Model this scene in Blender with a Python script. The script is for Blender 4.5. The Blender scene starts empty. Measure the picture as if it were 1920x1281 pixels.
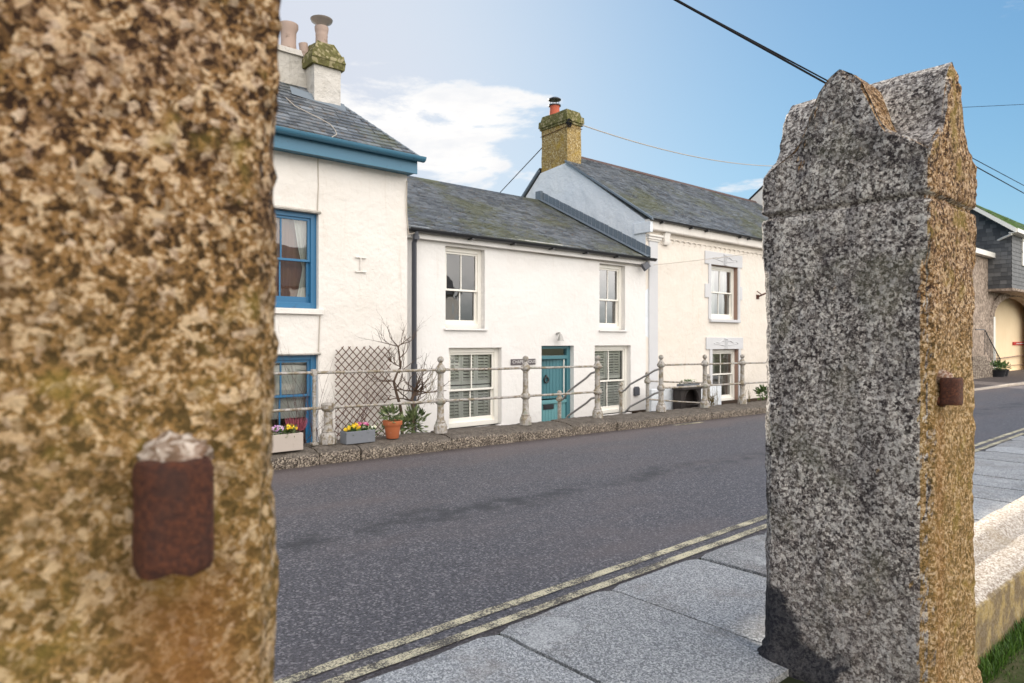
import bpy, math, random
from mathutils import Vector, noise, Matrix
R = math.radians
scene = bpy.context.scene
col = scene.collection

# ---------------------------------------------------------------- camera, light, exposure
CAMZ = 1.5
PHI = R(49.14)                       # street direction (+X) lies this far right of the view axis
FX, FY = math.cos(PHI), math.sin(PHI)
cd = bpy.data.cameras.new("camera"); cam = bpy.data.objects.new("camera", cd); col.objects.link(cam)
cam.location = (0, 0, CAMZ); cam.rotation_euler = (R(90), 0, PHI - R(90))
cd.sensor_width = 36; cd.lens = 24; cd.clip_start = 0.05; cd.clip_end = 3000
cd.dof.use_dof = True; cd.dof.focus_distance = 5.0; cd.dof.aperture_fstop = 4.0
scene.camera = cam
scene.view_settings.view_transform = 'Standard'; scene.view_settings.look = 'None'
scene.view_settings.gamma = 1; scene.view_settings.exposure = 0.84
SUN_EL, SUN_AZ = R(23.0), R(69)      # azimuth measured from +X towards +Y
sd = bpy.data.lights.new("sun", 'SUN'); sd.energy = 5.0; sd.angle = R(0.5); sd.color = (1, .93, .82)
sun = bpy.data.objects.new("sun", sd); col.objects.link(sun)
SD = Vector((math.cos(SUN_EL)*math.cos(SUN_AZ), math.cos(SUN_EL)*math.sin(SUN_AZ), math.sin(SUN_EL)))
sun.rotation_euler = (-SD).to_track_quat('-Z', 'Y').to_euler()
try:
    scene.cycles.max_bounces = 8; scene.cycles.diffuse_bounces = 5; scene.cycles.transparent_max_bounces = 12
    scene.cycles.caustics_reflective = False; scene.cycles.caustics_refractive = False
except Exception: pass

def ray(x, y):                       # photo pixel -> world direction
    xi, yi = (x-960)/1280, (641-y)/1280
    return Vector((FX + FY*xi, FY - FX*xi, yi))
def PY(x, y, Y):                     # point of the plane Y = const seen at pixel
    d = ray(x, y); t = Y/d.y; return Vector((d.x*t, Y, CAMZ + d.z*t))
def PX(x, y, X):
    d = ray(x, y); t = X/d.x; return Vector((X, d.y*t, CAMZ + d.z*t))
def XA(x, Y): return PY(x, 641, Y).x
def ZA(x, y, Y): return PY(x, y, Y).z
def gz(X): return .07 - .0088*X      # the street falls gently to the right

# ---------------------------------------------------------------- node helpers
class NT:
    def __init__(s, nt): s.nt = nt; s.L = nt.links.new
    def n(s, typ, props=None, **inp):
        nd = s.nt.nodes.new(typ)
        for k, v in (props or {}).items(): setattr(nd, k, v)
        for k, v in inp.items():
            sock = nd.inputs[int(k[1:])] if k[0] == '_' and k[1:].isdigit() else nd.inputs[k.replace('_', ' ')]
            s.put(sock, v)
        return nd
    def put(s, sock, v):
        if isinstance(v, bpy.types.NodeSocket): s.L(v, sock)
        elif isinstance(v, bpy.types.Node): s.L(v.outputs[0], sock)
        else:
            if hasattr(sock, 'default_value') and isinstance(v, (tuple, list)) and len(v) == 3 and sock.type == 'RGBA': v = (*v, 1)
            sock.default_value = v
    def math(s, op, a, b=0.0, c=0.0, clamp=False):
        return s.n('ShaderNodeMath', {'operation': op, 'use_clamp': clamp}, _0=a, _1=b, _2=c).outputs[0]
    def vmath(s, op, a, b=(0,0,0)):
        nd = s.n('ShaderNodeVectorMath', {'operation': op}, _0=a, _1=b)
        return nd.outputs['Value'] if op in ('DOT_PRODUCT', 'LENGTH') else nd.outputs[0]
    def mix(s, f, a, b, blend='MIX'):
        nd = s.nt.nodes.new('ShaderNodeMix'); nd.data_type = 'RGBA'; nd.blend_type = blend; nd.clamp_factor = True
        s.put(nd.inputs[0], f); s.put(nd.inputs[6], a); s.put(nd.inputs[7], b); return nd.outputs[2]
    def ramp(s, f, lo, hi, a=0.0, b=1.0, smooth=True):
        nd = s.n('ShaderNodeMapRange', {'interpolation_type': 'SMOOTHSTEP' if smooth else 'LINEAR', 'clamp': True})
        for i, v in enumerate((f, lo, hi, a, b)): s.put(nd.inputs[i], v)
        return nd.outputs[0]
    def noise(s, vec, scale, detail=4, rough=.55, dist=0):
        return s.n('ShaderNodeTexNoise', None, Vector=vec, Scale=scale, Detail=detail, Roughness=rough, Distortion=dist).outputs[0]
    def voro(s, vec, scale, feature='F1', out=0):
        return s.n('ShaderNodeTexVoronoi', {'feature': feature}, Vector=vec, Scale=scale).outputs[out]
    def sep(s, v):
        return s.n('ShaderNodeSeparateXYZ', None, _0=v).outputs

MATS = {}
def mat(name, f, rough=.8, spec=.3, bump=None, metallic=0.0):
    """f(T, P) -> colour socket or tuple, or (colour, height, strength, distance)"""
    m = bpy.data.materials.new(name); m.use_nodes = True; nt = m.node_tree; T = NT(nt)
    bs = nt.nodes['Principled BSDF']
    P = T.n('ShaderNodeNewGeometry').outputs['Position']
    r = f(T, P) if callable(f) else f
    h = None
    if isinstance(r, dict): c = r['c']; h = r.get('h'); rough = r.get('r', rough)
    else: c = r
    T.put(bs.inputs['Base Color'], c); T.put(bs.inputs['Roughness'], rough)
    bs.inputs['Specular IOR Level'].default_value = spec; bs.inputs['Metallic'].default_value = metallic
    if h is not None:
        b = T.n('ShaderNodeBump', None, Strength=r.get('s', .5), Distance=r.get('d', .01), Height=h)
        T.L(b.outputs[0], bs.inputs['Normal'])
    MATS[name] = m; return m

# ---------------------------------------------------------------- world: Nishita sky, haze glow round the hidden sun, clouds
w = bpy.data.worlds.new("World"); scene.world = w; w.use_nodes = True
T = NT(w.node_tree); bg = w.node_tree.nodes['Background']
sky = T.n('ShaderNodeTexSky', {'sky_type': 'NISHITA', 'sun_disc': False, 'sun_elevation': SUN_EL, 'sun_rotation': R(90) - SUN_AZ,
                               'air_density': 1.0, 'dust_density': .6, 'ozone_density': 1.6, 'altitude': 10})
D = T.n('ShaderNodeTexCoord').outputs['Generated']
D = T.vmath('NORMALIZE', D)
WHITE = 4.9
c = sky.outputs[0]
c = T.vmath('MULTIPLY', c, (.66, 1.10, 1.55))
c = T.vmath('DIVIDE', c, T.vmath('ADD', T.vmath('MULTIPLY', c, (1/9,)*3), (1,1,1)))
sx, sy, sz = T.sep(D)
# thin veil that whitens the sky around the sun
ds = T.math('MAXIMUM', T.vmath('DOT_PRODUCT', D, tuple(ray(480, 150).normalized())), 0.0)
veil = T.math('POWER', ds, 9.0)
c = T.mix(T.math('MULTIPLY', veil, .97), c, (WHITE*.80, WHITE*.84, WHITE*.95))
# clouds: ragged patches low over the roofs, and an added, unseen bright bank in the opposite half of the sky
def cloud_patch(x, y, a, b, lo, hi, thr=.42):
    cdir = ray(x, y).normalized(); e1 = Vector((cdir.y, -cdir.x, 0)).normalized()
    u = T.math('DIVIDE', T.vmath('DOT_PRODUCT', T.vmath('SUBTRACT', D, tuple(cdir)), tuple(e1)), a)
    v = T.math('DIVIDE', T.math('SUBTRACT', sz, cdir.z), b)
    r2 = T.math('ADD', T.math('MULTIPLY', u, u), T.math('MULTIPLY', v, v))
    m = T.ramp(r2, 0.0, 1.0, 1.0, 0.0)
    front = T.ramp(T.vmath('DOT_PRODUCT', D, tuple(cdir)), .3, .5)
    return T.math('MULTIPLY', m, front)
st = T.vmath('MULTIPLY', D, (1.0, 1.0, 3.2))
n1 = T.noise(st, 7.5, 10, .62, .25)
n2 = T.noise(st, 2.2, 5, .55, .2)
patches = [(800, 225, .24, .055), (850, 300, .12, .05), (935, 187, .13, .026), (760, 210, .2, .09), (985, 352, .16, .035), (1390, 352, .12, .016), (1760, 60, .22, .035), (1860, 250, .18, .05)]
wts = [.92, .88, .75, .7, .6, .45, .12, .10]
tot = None
for p_, w_ in zip(patches, wts):
    m_ = T.math('MULTIPLY', cloud_patch(*p_, 0, 0), w_)
    tot = m_ if tot is None else T.math('MAXIMUM', tot, m_)
dens = T.ramp(T.math('ADD', T.math('MULTIPLY', n1, 1.25), T.math('MULTIPLY', tot, .55)), .90, 1.10)
dens = T.math('MULTIPLY', dens, T.ramp(tot, 0.0, .25))
# added bright bank out of view, there to light the shaded fronts
back = T.ramp(sy, .0, -.45)
bn = T.ramp(n2, .30, .48)
bank = T.math('MULTIPLY', T.math('MULTIPLY', back, bn), T.ramp(sz, -.02, .12))
shade = T.mix(T.ramp(n1, .35, .75), (WHITE*1.25, WHITE*1.22, WHITE*1.18), (WHITE*1.0, WHITE*1.02, WHITE*1.06))
c = T.mix(dens, c, shade)
FILL_BANK = 21.0
c = T.mix(T.math('MULTIPLY', bank, .92), c, (FILL_BANK, FILL_BANK*.95, FILL_BANK*.90))
T.L(c, bg.inputs[0]); bg.inputs[1].default_value = .1

# ---------------------------------------------------------------- mesh helpers
def org(o):
    v = Vector((0,0,0))
    while o: v += o.location; o = o.parent
    return v
class MB:
    def __init__(s): s.v = []; s.f = []; s.t = []
    def quad(s, a, b, c, d, tone=None):
        i = len(s.v); s.v += [tuple(a), tuple(b), tuple(c), tuple(d)]; s.f.append((i, i+1, i+2, i+3)); s.t.append(tone); return s
    def poly(s, pts, tone=None):
        i = len(s.v); s.v += [tuple(p) for p in pts]; s.f.append(tuple(range(i, i+len(pts)))); s.t.append(tone); return s
    def box(s, x0, x1, y0, y1, z0, z1, m=None):
        i = len(s.v)
        p = [(x0,y0,z0),(x1,y0,z0),(x1,y1,z0),(x0,y1,z0),(x0,y0,z1),(x1,y0,z1),(x1,y1,z1),(x0,y1,z1)]
        if m: p = [tuple(m @ Vector(q)) for q in p]
        s.v += p
        for f in ((0,3,2,1),(4,5,6,7),(0,1,5,4),(1,2,6,5),(2,3,7,6),(3,0,4,7)): s.f.append(tuple(i+k for k in f)); s.t.append(None)
        return s
    def tube(s, pts, r, n=8, cap=True):
        pts = [Vector(p) for p in pts]; rr = r if isinstance(r, (list, tuple)) else [r]*len(pts)
        base = len(s.v); prev = None
        for k, p in enumerate(pts):
            d = (pts[min(k+1, len(pts)-1)] - pts[max(k-1, 0)])
            if d.length < 1e-9: d = Vector((0,0,1))
            d.normalize()
            if prev is None:
                a = Vector((0,0,1)) if abs(d.z) < .9 else Vector((1,0,0)); u = d.cross(a).normalized()
            else: u = (prev - d*prev.dot(d)).normalized()
            prev = u; v2 = d.cross(u)
            for j in range(n):
                an = 2*math.pi*j/n; s.v.append(tuple(p + (u*math.cos(an) + v2*math.sin(an))*rr[k]))
        for k in range(len(pts)-1):
            for j in range(n):
                a = base+k*n+j; b = base+k*n+(j+1)%n; s.f.append((a, b, b+n, a+n)); s.t.append(None)
        if cap:
            s.f.append(tuple(base+j for j in range(n-1, -1, -1))); s.t.append(None)
            e = base+(len(pts)-1)*n; s.f.append(tuple(e+j for j in range(n))); s.t.append(None)
        return s
    def lathe(s, prof, c=(0,0,0), n=20, rot=0, sq=None):
        base = len(s.v); cx, cy, cz = c
        for r, z in prof:
            for j in range(n):
                an = 2*math.pi*j/n + rot; s.v.append((cx+r*math.cos(an), cy+r*math.sin(an), cz+z))
        for k in range(len(prof)-1):
            for j in range(n):
                a = base+k*n+j; b = base+k*n+(j+1)%n; s.f.append((a, b, b+n, a+n)); s.t.append(None)
        s.f.append(tuple(base+j for j in range(n-1,-1,-1))); s.t.append(None)
        e = base+(len(prof)-1)*n; s.f.append(tuple(e+j for j in range(n))); s.t.append(None)
        return s
    def ball(s, c, r, n=14, m=9):
        prof = [(max(r*math.sin(math.pi*k/m), 1e-4), -r*math.cos(math.pi*k/m)) for k in range(m+1)]
        return s.lathe(prof, c, n)
    def extrude_y(s, poly, y0, y1):        # poly: list of (x, z)
        n = len(poly); i = len(s.v)
        s.v += [(x, y0, z) for x, z in poly] + [(x, y1, z) for x, z in poly]
        s.f.append(tuple(i+k for k in range(n))); s.t.append(None)
        s.f.append(tuple(i+n+k for k in range(n-1, -1, -1))); s.t.append(None)
        for k in range(n):
            a, b = i+k, i+(k+1) % n; s.f.append((a, a+n, b+n, b)); s.t.append(None)
        return s
    def extrude_x(s, poly, x0, x1):        # poly: list of (y, z)
        n = len(poly); i = len(s.v)
        s.v += [(x0, y, z) for y, z in poly] + [(x1, y, z) for y, z in poly]
        s.f.append(tuple(i+k for k in range(n-1, -1, -1))); s.t.append(None)
        s.f.append(tuple(i+n+k for k in range(n))); s.t.append(None)
        for k in range(n):
            a, b = i+k, i+(k+1) % n; s.f.append((a, b, b+n, a+n)); s.t.append(None)
        return s
    def build(s, name, m, parent=None, smooth=False, bev=0, local=False, angle=40):
        me = bpy.data.meshes.new(name)
        o0 = Vector((0,0,0)) if (local or parent is None) else org(parent)
        me.from_pydata([(v[0]-o0.x, v[1]-o0.y, v[2]-o0.z) for v in s.v], [], s.f); me.validate()
        if any(t is not None for t in s.t):
            at = me.attributes.new('tone', 'FLOAT', 'FACE')
            at.data.foreach_set('value', [t if t is not None else .5 for t in s.t][:len(me.polygons)])
        if m is not None: me.materials.append(MATS[m] if isinstance(m, str) else m)
        o = bpy.data.objects.new(name, me); col.objects.link(o)
        if parent is not None: o.parent = parent
        if smooth: 
            me.polygons.foreach_set('use_smooth', [True]*len(me.polygons))
            if angle: me.set_sharp_from_angle(angle=R(angle))
        if bev:
            b = o.modifiers.new('bevel', 'BEVEL'); b.width = bev; b.segments = 2; b.limit_method = 'ANGLE'; b.angle_limit = R(50)
        return o
def tag(o, label=None, cat=None, group=None, kind=None):
    if label: o['label'] = label
    if cat: o['category'] = cat
    if group: o['group'] = group
    if kind: o['kind'] = kind
    return o
def empty(name, loc, label=None, cat=None, group=None):
    o = bpy.data.objects.new(name, None); col.objects.link(o); o.location = loc; o.empty_display_size = .2
    return tag(o, label, cat, group)
def copy_tree(o, parent=None):
    c = o.copy(); col.objects.link(c); c.parent = parent
    for ch in list(o.children): copy_tree(ch, c)
    return c
def nz(p, sc, seed=0): return noise.noise(Vector(p)*sc + Vector((seed*7.3, seed*3.1, seed*1.7)))

# ---------------------------------------------------------------- materials
def plaster(base, tint, stain, dirt=.18, bd=.012, fine=60):
    def f(T, P):
        a = T.noise(P, .9, 5, .6); b = T.noise(P, 3.2, 6, .65, .4)
        c = T.mix(T.ramp(a, .35, .7), base, tint)
        st = T.vmath('MULTIPLY', P, (5.0, 5.0, .55))
        str_ = T.ramp(T.noise(st, 1.4, 6, .7), .55, .80)
        c = T.mix(T.math('MULTIPLY', str_, dirt), c, stain)
        c = T.mix(T.math('MULTIPLY', T.ramp(b, .6, .8), dirt*.8), c, stain)
        h = T.math('ADD', T.math('MULTIPLY', T.noise(P, 2.6, 3, .5), 1.6), T.math('ADD', T.math('MULTIPLY', T.noise(P, 14, 4, .6), .5), T.math('MULTIPLY', T.noise(P, fine, 3, .6), .16)))
        return dict(c=c, h=h, s=.75, d=bd*3)
    return f
mat('plaster_white', plaster((.745,.725,.70), (.725,.695,.665), (.50,.43,.34), .20, .006), .75, .25)
mat('plaster_cream', plaster((.745,.71,.665), (.72,.675,.62), (.46,.37,.27), .38, .010), .8, .2)
mat('plaster_pebble', plaster((.74,.68,.61), (.71,.65,.57), (.52,.36,.20), .32, .008, 110), .85, .2)
mat('plaster_blueish', plaster((.74,.77,.80), (.70,.74,.78), (.40,.45,.48), .35, .012), .8, .2)
mat('plaster_grey', plaster((.585,.585,.595), (.56,.56,.575), (.45,.42,.38), .15, .003), .75, .2)
mat('plaster_peach', plaster((.95,.76,.50), (.92,.72,.46), (.5,.38,.25), .2, .004), .8, .2)
mat('plaster_old', plaster((.60,.57,.53), (.40,.37,.32), (.10,.08,.06), 1.0, .02), .9, .15)

def slate(moss=.4, mosscol=(.14,.15,.035), dark=(.05,.058,.07), light=(.21,.23,.255), mlo=.52):
    def f(T, P):
        t = T.n('ShaderNodeAttribute', {'attribute_name': 'tone'}).outputs['Fac']
        c = T.mix(t, dark, light)
        n = T.noise(P, 26, 6, .7)
        c = T.mix(T.math('MULTIPLY', T.ramp(n, .5, .72), .6), c, (.34,.35,.34))
        c = T.mix(T.math('MULTIPLY', T.ramp(T.noise(P, 11, 4, .6), .55, .7), .5), c, (.20,.13,.07))
        mm = T.ramp(T.math('ADD', T.math('MULTIPLY', T.noise(P, .55, 4, .6), .65), T.math('MULTIPLY', T.noise(P, 9, 5, .7), .35)), mlo-.04, mlo+.10)
        c = T.mix(T.math('MULTIPLY', mm, moss), c, mosscol)
        return dict(c=c, h=n, s=.5, d=.006)
    return f
mat('slate_plain', slate(.40, mlo=.54), .52, .5)
mat('slate_mossy', slate(.55, (.13,.13,.035), mlo=.505), .6, .4)
mat('slate_greenmoss', slate(.95, (.10,.18,.03), mlo=.36), .7, .3)
def hung(T, P):
    t = T.n('ShaderNodeAttribute', {'attribute_name': 'tone'}).outputs['Fac']
    return dict(c=T.mix(t, (.05,.052,.055), (.13,.13,.13)), h=T.noise(P, 20, 4, .6), s=.4, d=.01)
mat('slate_hung', hung, .6, .4)

def paint(c1, wear=(.3,.25,.2), amt=.12, sc=9):
    def f(T, P):
        n = T.noise(P, sc, 6, .7)
        c = T.mix(T.math('MULTIPLY', T.ramp(n, .58, .72), amt), c1, wear)
        return dict(c=c, h=T.noise(P, 40, 3, .5), s=.12, d=.004)
    return f
mat('paint_white', paint((.82,.79,.72)), .4, .5)
mat('paint_blue', paint((.022,.135,.27), (.02,.04,.06), .5), .38, .5)
mat('paint_blue_eaves', paint((.055,.17,.26), (.02,.03,.04), .7, 6), .45, .5)
mat('paint_teal', paint((.055,.17,.20), (.05,.2,.22), .2), .42, .5)
mat('paint_teal_light', paint((.12,.29,.31), (.1,.3,.3), .2), .42, .5)
mat('paint_brown', paint((.30,.19,.145)), .6, .4)
mat('paint_black', paint((.018,.019,.022), (.06,.05,.045), .5), .38, .5)
mat('plastic_grey', paint((.055,.058,.07), (.09,.09,.09), .3), .4, .4)
mat('slat_paint', paint((.90,.91,.84), (.4,.4,.35), .1), .5, .4)
mat('lead', paint((.15,.18,.21), (.25,.27,.3), .5, 4), .55, .4)
mat('cast_iron', paint((.035,.028,.026), (.10,.06,.04), .6, 20), .6, .4)
mat('cable', (.02,.02,.022), .9, .05)
mat('cable_pale', (.45,.40,.34), .6, .3)
mat('interior', (.16,.15,.14), .9, .1)
mat('interior_pale', (.55,.52,.46), .9, .1)
mat('terracotta', paint((.42,.13,.055), (.5,.3,.2), .5, 14), .8, .2)
mat('terracotta_pale', paint((.40,.30,.25), (.14,.10,.07), .8, 9), .85, .2)
mat('red_pot', paint((.48,.12,.07), (.15,.07,.05), .6, 9), .8, .2)
mat('red_ridge', paint((.115,.075,.065), (.07,.07,.06), .7, 12), .8, .2)
mat('steel_dull', paint((.33,.28,.24), (.12,.08,.05), .7, 16), .45, .5, metallic=.6)
mat('curtain_brown', paint((.23,.115,.085), (.15,.08,.06), .5, 3), .9, .1)
mat('curtain_white', paint((.66,.68,.62), (.5,.5,.45), .2), .9, .1)
mat('red_sign', (.55,.03,.025), .5, .4)
mat('soil', (.035,.022,.014), .95, .1)
mat('planter_lead', paint((.17,.18,.20), (.3,.3,.3), .6, 10), .7, .3)
mat('planter_stone', paint((.46,.40,.35), (.3,.24,.2), .5, 8), .85, .2)
mat('lamp_metal', paint((.33,.32,.30), (.15,.15,.15), .5), .4, .5, metallic=.5)
mat('slate_plaque', paint((.10,.085,.09), (.2,.19,.19), .4, 20), .7, .3)
mat('letter_paint', (.62,.60,.58), .7, .2)
mat('wood_lath', paint((.13,.075,.05), (.25,.17,.12), .5, 20), .85, .1)
mat('bark', paint((.10,.068,.05), (.22,.17,.13), .6, 40), .9, .1)
mat('twig', paint((.115,.07,.062), (.22,.16,.13), .4, 40), .9, .1)
def leafm(a, b):
    def f(T, P):
        t = T.n('ShaderNodeAttribute', {'attribute_name': 'tone'}).outputs['Fac']
        return dict(c=T.mix(t, a, b))
    return f
mat('leaf', leafm((.03,.075,.018), (.12,.19,.05)), .55, .35)
mat('leaf_olive', leafm((.05,.08,.03), (.20,.24,.10)), .6, .3)
mat('leaf_dry', leafm((.12,.09,.05), (.25,.2,.1)), .8, .2)
mat('grass_blade', leafm((.018,.055,.008), (.09,.18,.02)), .6, .3)
mat('heather', leafm((.10,.02,.03), (.36,.10,.13)), .8, .2)
mat('petal_yellow', leafm((.75,.38,.01), (.85,.70,.05)), .6, .3)
mat('petal_pink', leafm((.45,.02,.12), (.75,.25,.45)), .6, .3)
mat('petal_lilac', leafm((.5,.25,.5), (.8,.6,.75)), .6, .3)
mat('petal_cream', leafm((.75,.75,.5), (.9,.9,.8)), .6, .3)

def railpaint(T, P):
    n = T.noise(P, 13, 7, .72, .3); n2 = T.noise(P, 45, 5, .7)
    st = T.noise(T.vmath('MULTIPLY', P, (1, 1, .25)), 30, 5, .7)
    c = T.mix(T.ramp(n2, .4, .65), (.42,.39,.36), (.29,.27,.24))
    c = T.mix(T.math('MULTIPLY', T.ramp(n, .47, .58), .85), c, (.20,.155,.085))
    c = T.mix(T.math('MULTIPLY', T.ramp(st, .54, .66), .85), c, (.085,.05,.028))
    c = T.mix(T.math('MULTIPLY', T.ramp(T.noise(P, 7, 4, .6), .58, .68), .6), c, (.24,.26,.20))
    return dict(c=c, h=T.math('ADD', n2, n), s=.7, d=.004)
mat('rail_paint', railpaint, .55, .4)
mat('rail_galv', paint((.33,.32,.31), (.27,.26,.25), .6, 20), .5, .5, metallic=.4)

def asphalt(T, P):
    big = T.noise(T.vmath('MULTIPLY', P, (.35, 1.0, 1)), 1.0, 4, .6)
    fine = T.noise(P, 120, 3, .8); mid = T.noise(P, 52, 4, .8)
    v = T.voro(P, 85, out=1); vr = T.sep(v)[0]
    c = T.mix(T.ramp(T.math('ADD', T.math('MULTIPLY', fine, .5), T.math('MULTIPLY', mid, .5)), .40, .60), (.020,.020,.025), (.135,.128,.142))
    c = T.mix(T.math('MULTIPLY', T.ramp(vr, .80, .90), .75), c, (.30,.28,.285))
    x, y, z = T.sep(P)
    edge = T.ramp(y, 6.2, 7.6)
    c = T.mix(T.math('MULTIPLY', T.ramp(T.math('ADD', big, T.math('MULTIPLY', edge, .35)), .45, .8), .65), c, (.15,.118,.112), )
    # worn dark seam along the middle of the carriageway
    wob = T.math('MULTIPLY', T.math('SUBTRACT', T.noise(P, 1.3, 4, .6), .5), .9)
    seam = T.ramp(T.math('ABSOLUTE', T.math('SUBTRACT', T.math('ADD', y, wob), 4.75)), .0, .35, 1, 0)
    seam = T.math('MULTIPLY', seam, T.ramp(T.noise(P, 3.5, 5, .7), .40, .62))
    c = T.mix(T.math('MULTIPLY', seam, .85), c, (.026,.027,.032))
    worn = T.math('MULTIPLY', T.ramp(T.noise(T.vmath('MULTIPLY', P, (1,2.5,1)), 7.0, 5, .75), .66, .72), T.ramp(T.math('ABSOLUTE', T.math('SUBTRACT', y, 4.75)), .1, .25, 1, 0))
    c = T.mix(T.math('MULTIPLY', worn, .9), c, (.30,.30,.31))
    gut = T.ramp(T.math('ADD', T.math('ABSOLUTE', T.math('SUBTRACT', y, T.math('ADD', T.math('MULTIPLY', x, .032), 2.56))), T.math('MULTIPLY', mid, .1)), .04, .22, 1, 0)
    c = T.mix(T.math('MULTIPLY', gut, .6), c, (.045,.028,.022))
    gut2 = T.ramp(T.math('ADD', T.math('SUBTRACT', 7.62, y), T.math('MULTIPLY', mid, .2)), .08, .45, 1, 0)
    c = T.mix(T.math('MULTIPLY', gut2, .7), c, (.05,.036,.028))
    return dict(c=c, h=T.math('ADD', T.math('MULTIPLY', fine, .6), T.math('ADD', mid, vr)), s=.8, d=.008, r=.60)
mat('asphalt', asphalt, .6, .5)
def yellow_line(T, P):
    n = T.noise(P, 85, 5, .8); n2 = T.noise(P, 6, 4, .6)
    c = T.mix(T.ramp(T.math('ADD', n, T.math('MULTIPLY', n2, .5)), .68, .82), (.68,.61,.42), (.11,.10,.09))
    return dict(c=c, h=n, s=.8, d=.008)
mat('yellow_line', yellow_line, .8, .2)
def granite(light, dark, mid, scale=130, contrast=(.40,.60), patch=(.25,.2,.15), pa=.3, bs=.8, bd=.006, rusty=0):
    def f(T, P):
        a = T.noise(P, scale, 4, .8); v = T.sep(T.voro(P, scale*1.1, out=1)); p = T.noise(P, 3.0, 5, .65)
        g = T.math('ADD', T.math('MULTIPLY', a, .6), T.math('MULTIPLY', v[0], .4))
        c = T.mix(T.ramp(g, *contrast), dark, mid)
        c = T.mix(T.ramp(v[1], .62, .9), c, light)
        c = T.mix(T.math('MULTIPLY', T.ramp(v[2], .86, .93), .8), c, dark)
        c = T.mix(T.math('MULTIPLY', T.ramp(p, .5, .72), pa), c, patch)
        return dict(c=c, h=T.math('ADD', g, T.math('MULTIPLY', p, .6)), s=bs, d=bd)
    return f
def paving(T, P):
    d = granite((.60,.60,.59), (.18,.185,.19), (.38,.385,.39), 135, patch=(.24,.205,.18), pa=.45, bs=.55, bd=.005)(T, P)
    t = T.n('ShaderNodeAttribute', {'attribute_name': 'tone'}).outputs['Fac']
    n = T.noise(P, 1.6, 6, .7, .5)
    d['c'] = T.mix(1.0, d['c'], T.mix(t, (.74,.72,.70), (1.1,1.1,1.1)), 'MULTIPLY')
    d['c'] = T.mix(T.math('MULTIPLY', T.ramp(n, .53, .62), .30), d['c'], (.16,.14,.12))
    d['c'] = T.mix(T.math('MULTIPLY', T.ramp(T.noise(P, 2.3, 5, .7), .56, .66), .30), d['c'], (.62,.62,.60))
    return d
mat('granite_paving', paving, .7, .35)
def kerbstone(T, P):
    d = granite((.38,.32,.25), (.05,.04,.032), (.20,.165,.135), 62, (.38,.62), (.09,.075,.055), .6, .9, .012)(T, P)
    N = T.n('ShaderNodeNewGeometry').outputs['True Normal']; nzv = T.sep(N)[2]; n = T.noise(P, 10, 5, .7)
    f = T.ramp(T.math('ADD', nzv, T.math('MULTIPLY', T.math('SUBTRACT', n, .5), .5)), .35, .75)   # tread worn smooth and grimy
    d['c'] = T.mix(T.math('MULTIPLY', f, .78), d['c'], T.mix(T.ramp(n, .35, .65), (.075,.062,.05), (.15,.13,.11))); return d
mat('granite_kerb', kerbstone, .85, .25)
def wallstone(T, P):
    d = granite((.70,.64,.56), (.26,.20,.15), (.52,.46,.39), 120, (.4,.6), (.36,.28,.18), .5, .5, .005)(T, P)
    y = T.sep(P)[1]; n = T.noise(P, 9, 5, .7)
    f = T.ramp(T.math('ADD', y, T.math('MULTIPLY', T.math('SUBTRACT', n, .5), .06)), .985, .972)
    d['c'] = T.mix(T.math('MULTIPLY', f, .8), d['c'], T.mix(T.ramp(n, .4, .6), (.13,.085,.03), (.34,.24,.07))); return d
mat('granite_wall', wallstone, .85, .25)
mat('rubble', granite((.45,.38,.30), (.12,.09,.07), (.28,.23,.18), 14, (.4,.6), (.2,.16,.12), .5, 1.0, .05), .9, .2)
mat('far_stone', granite((.50,.40,.32), (.22,.17,.13), (.38,.30,.24), 9, (.4,.6), (.25,.2,.16), .5, .6, .03), .9, .2)
mat('joint_moss', leafm((.02,.03,.012), (.06,.06,.03)) if False else (.03,.035,.018), .95, .1)

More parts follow.
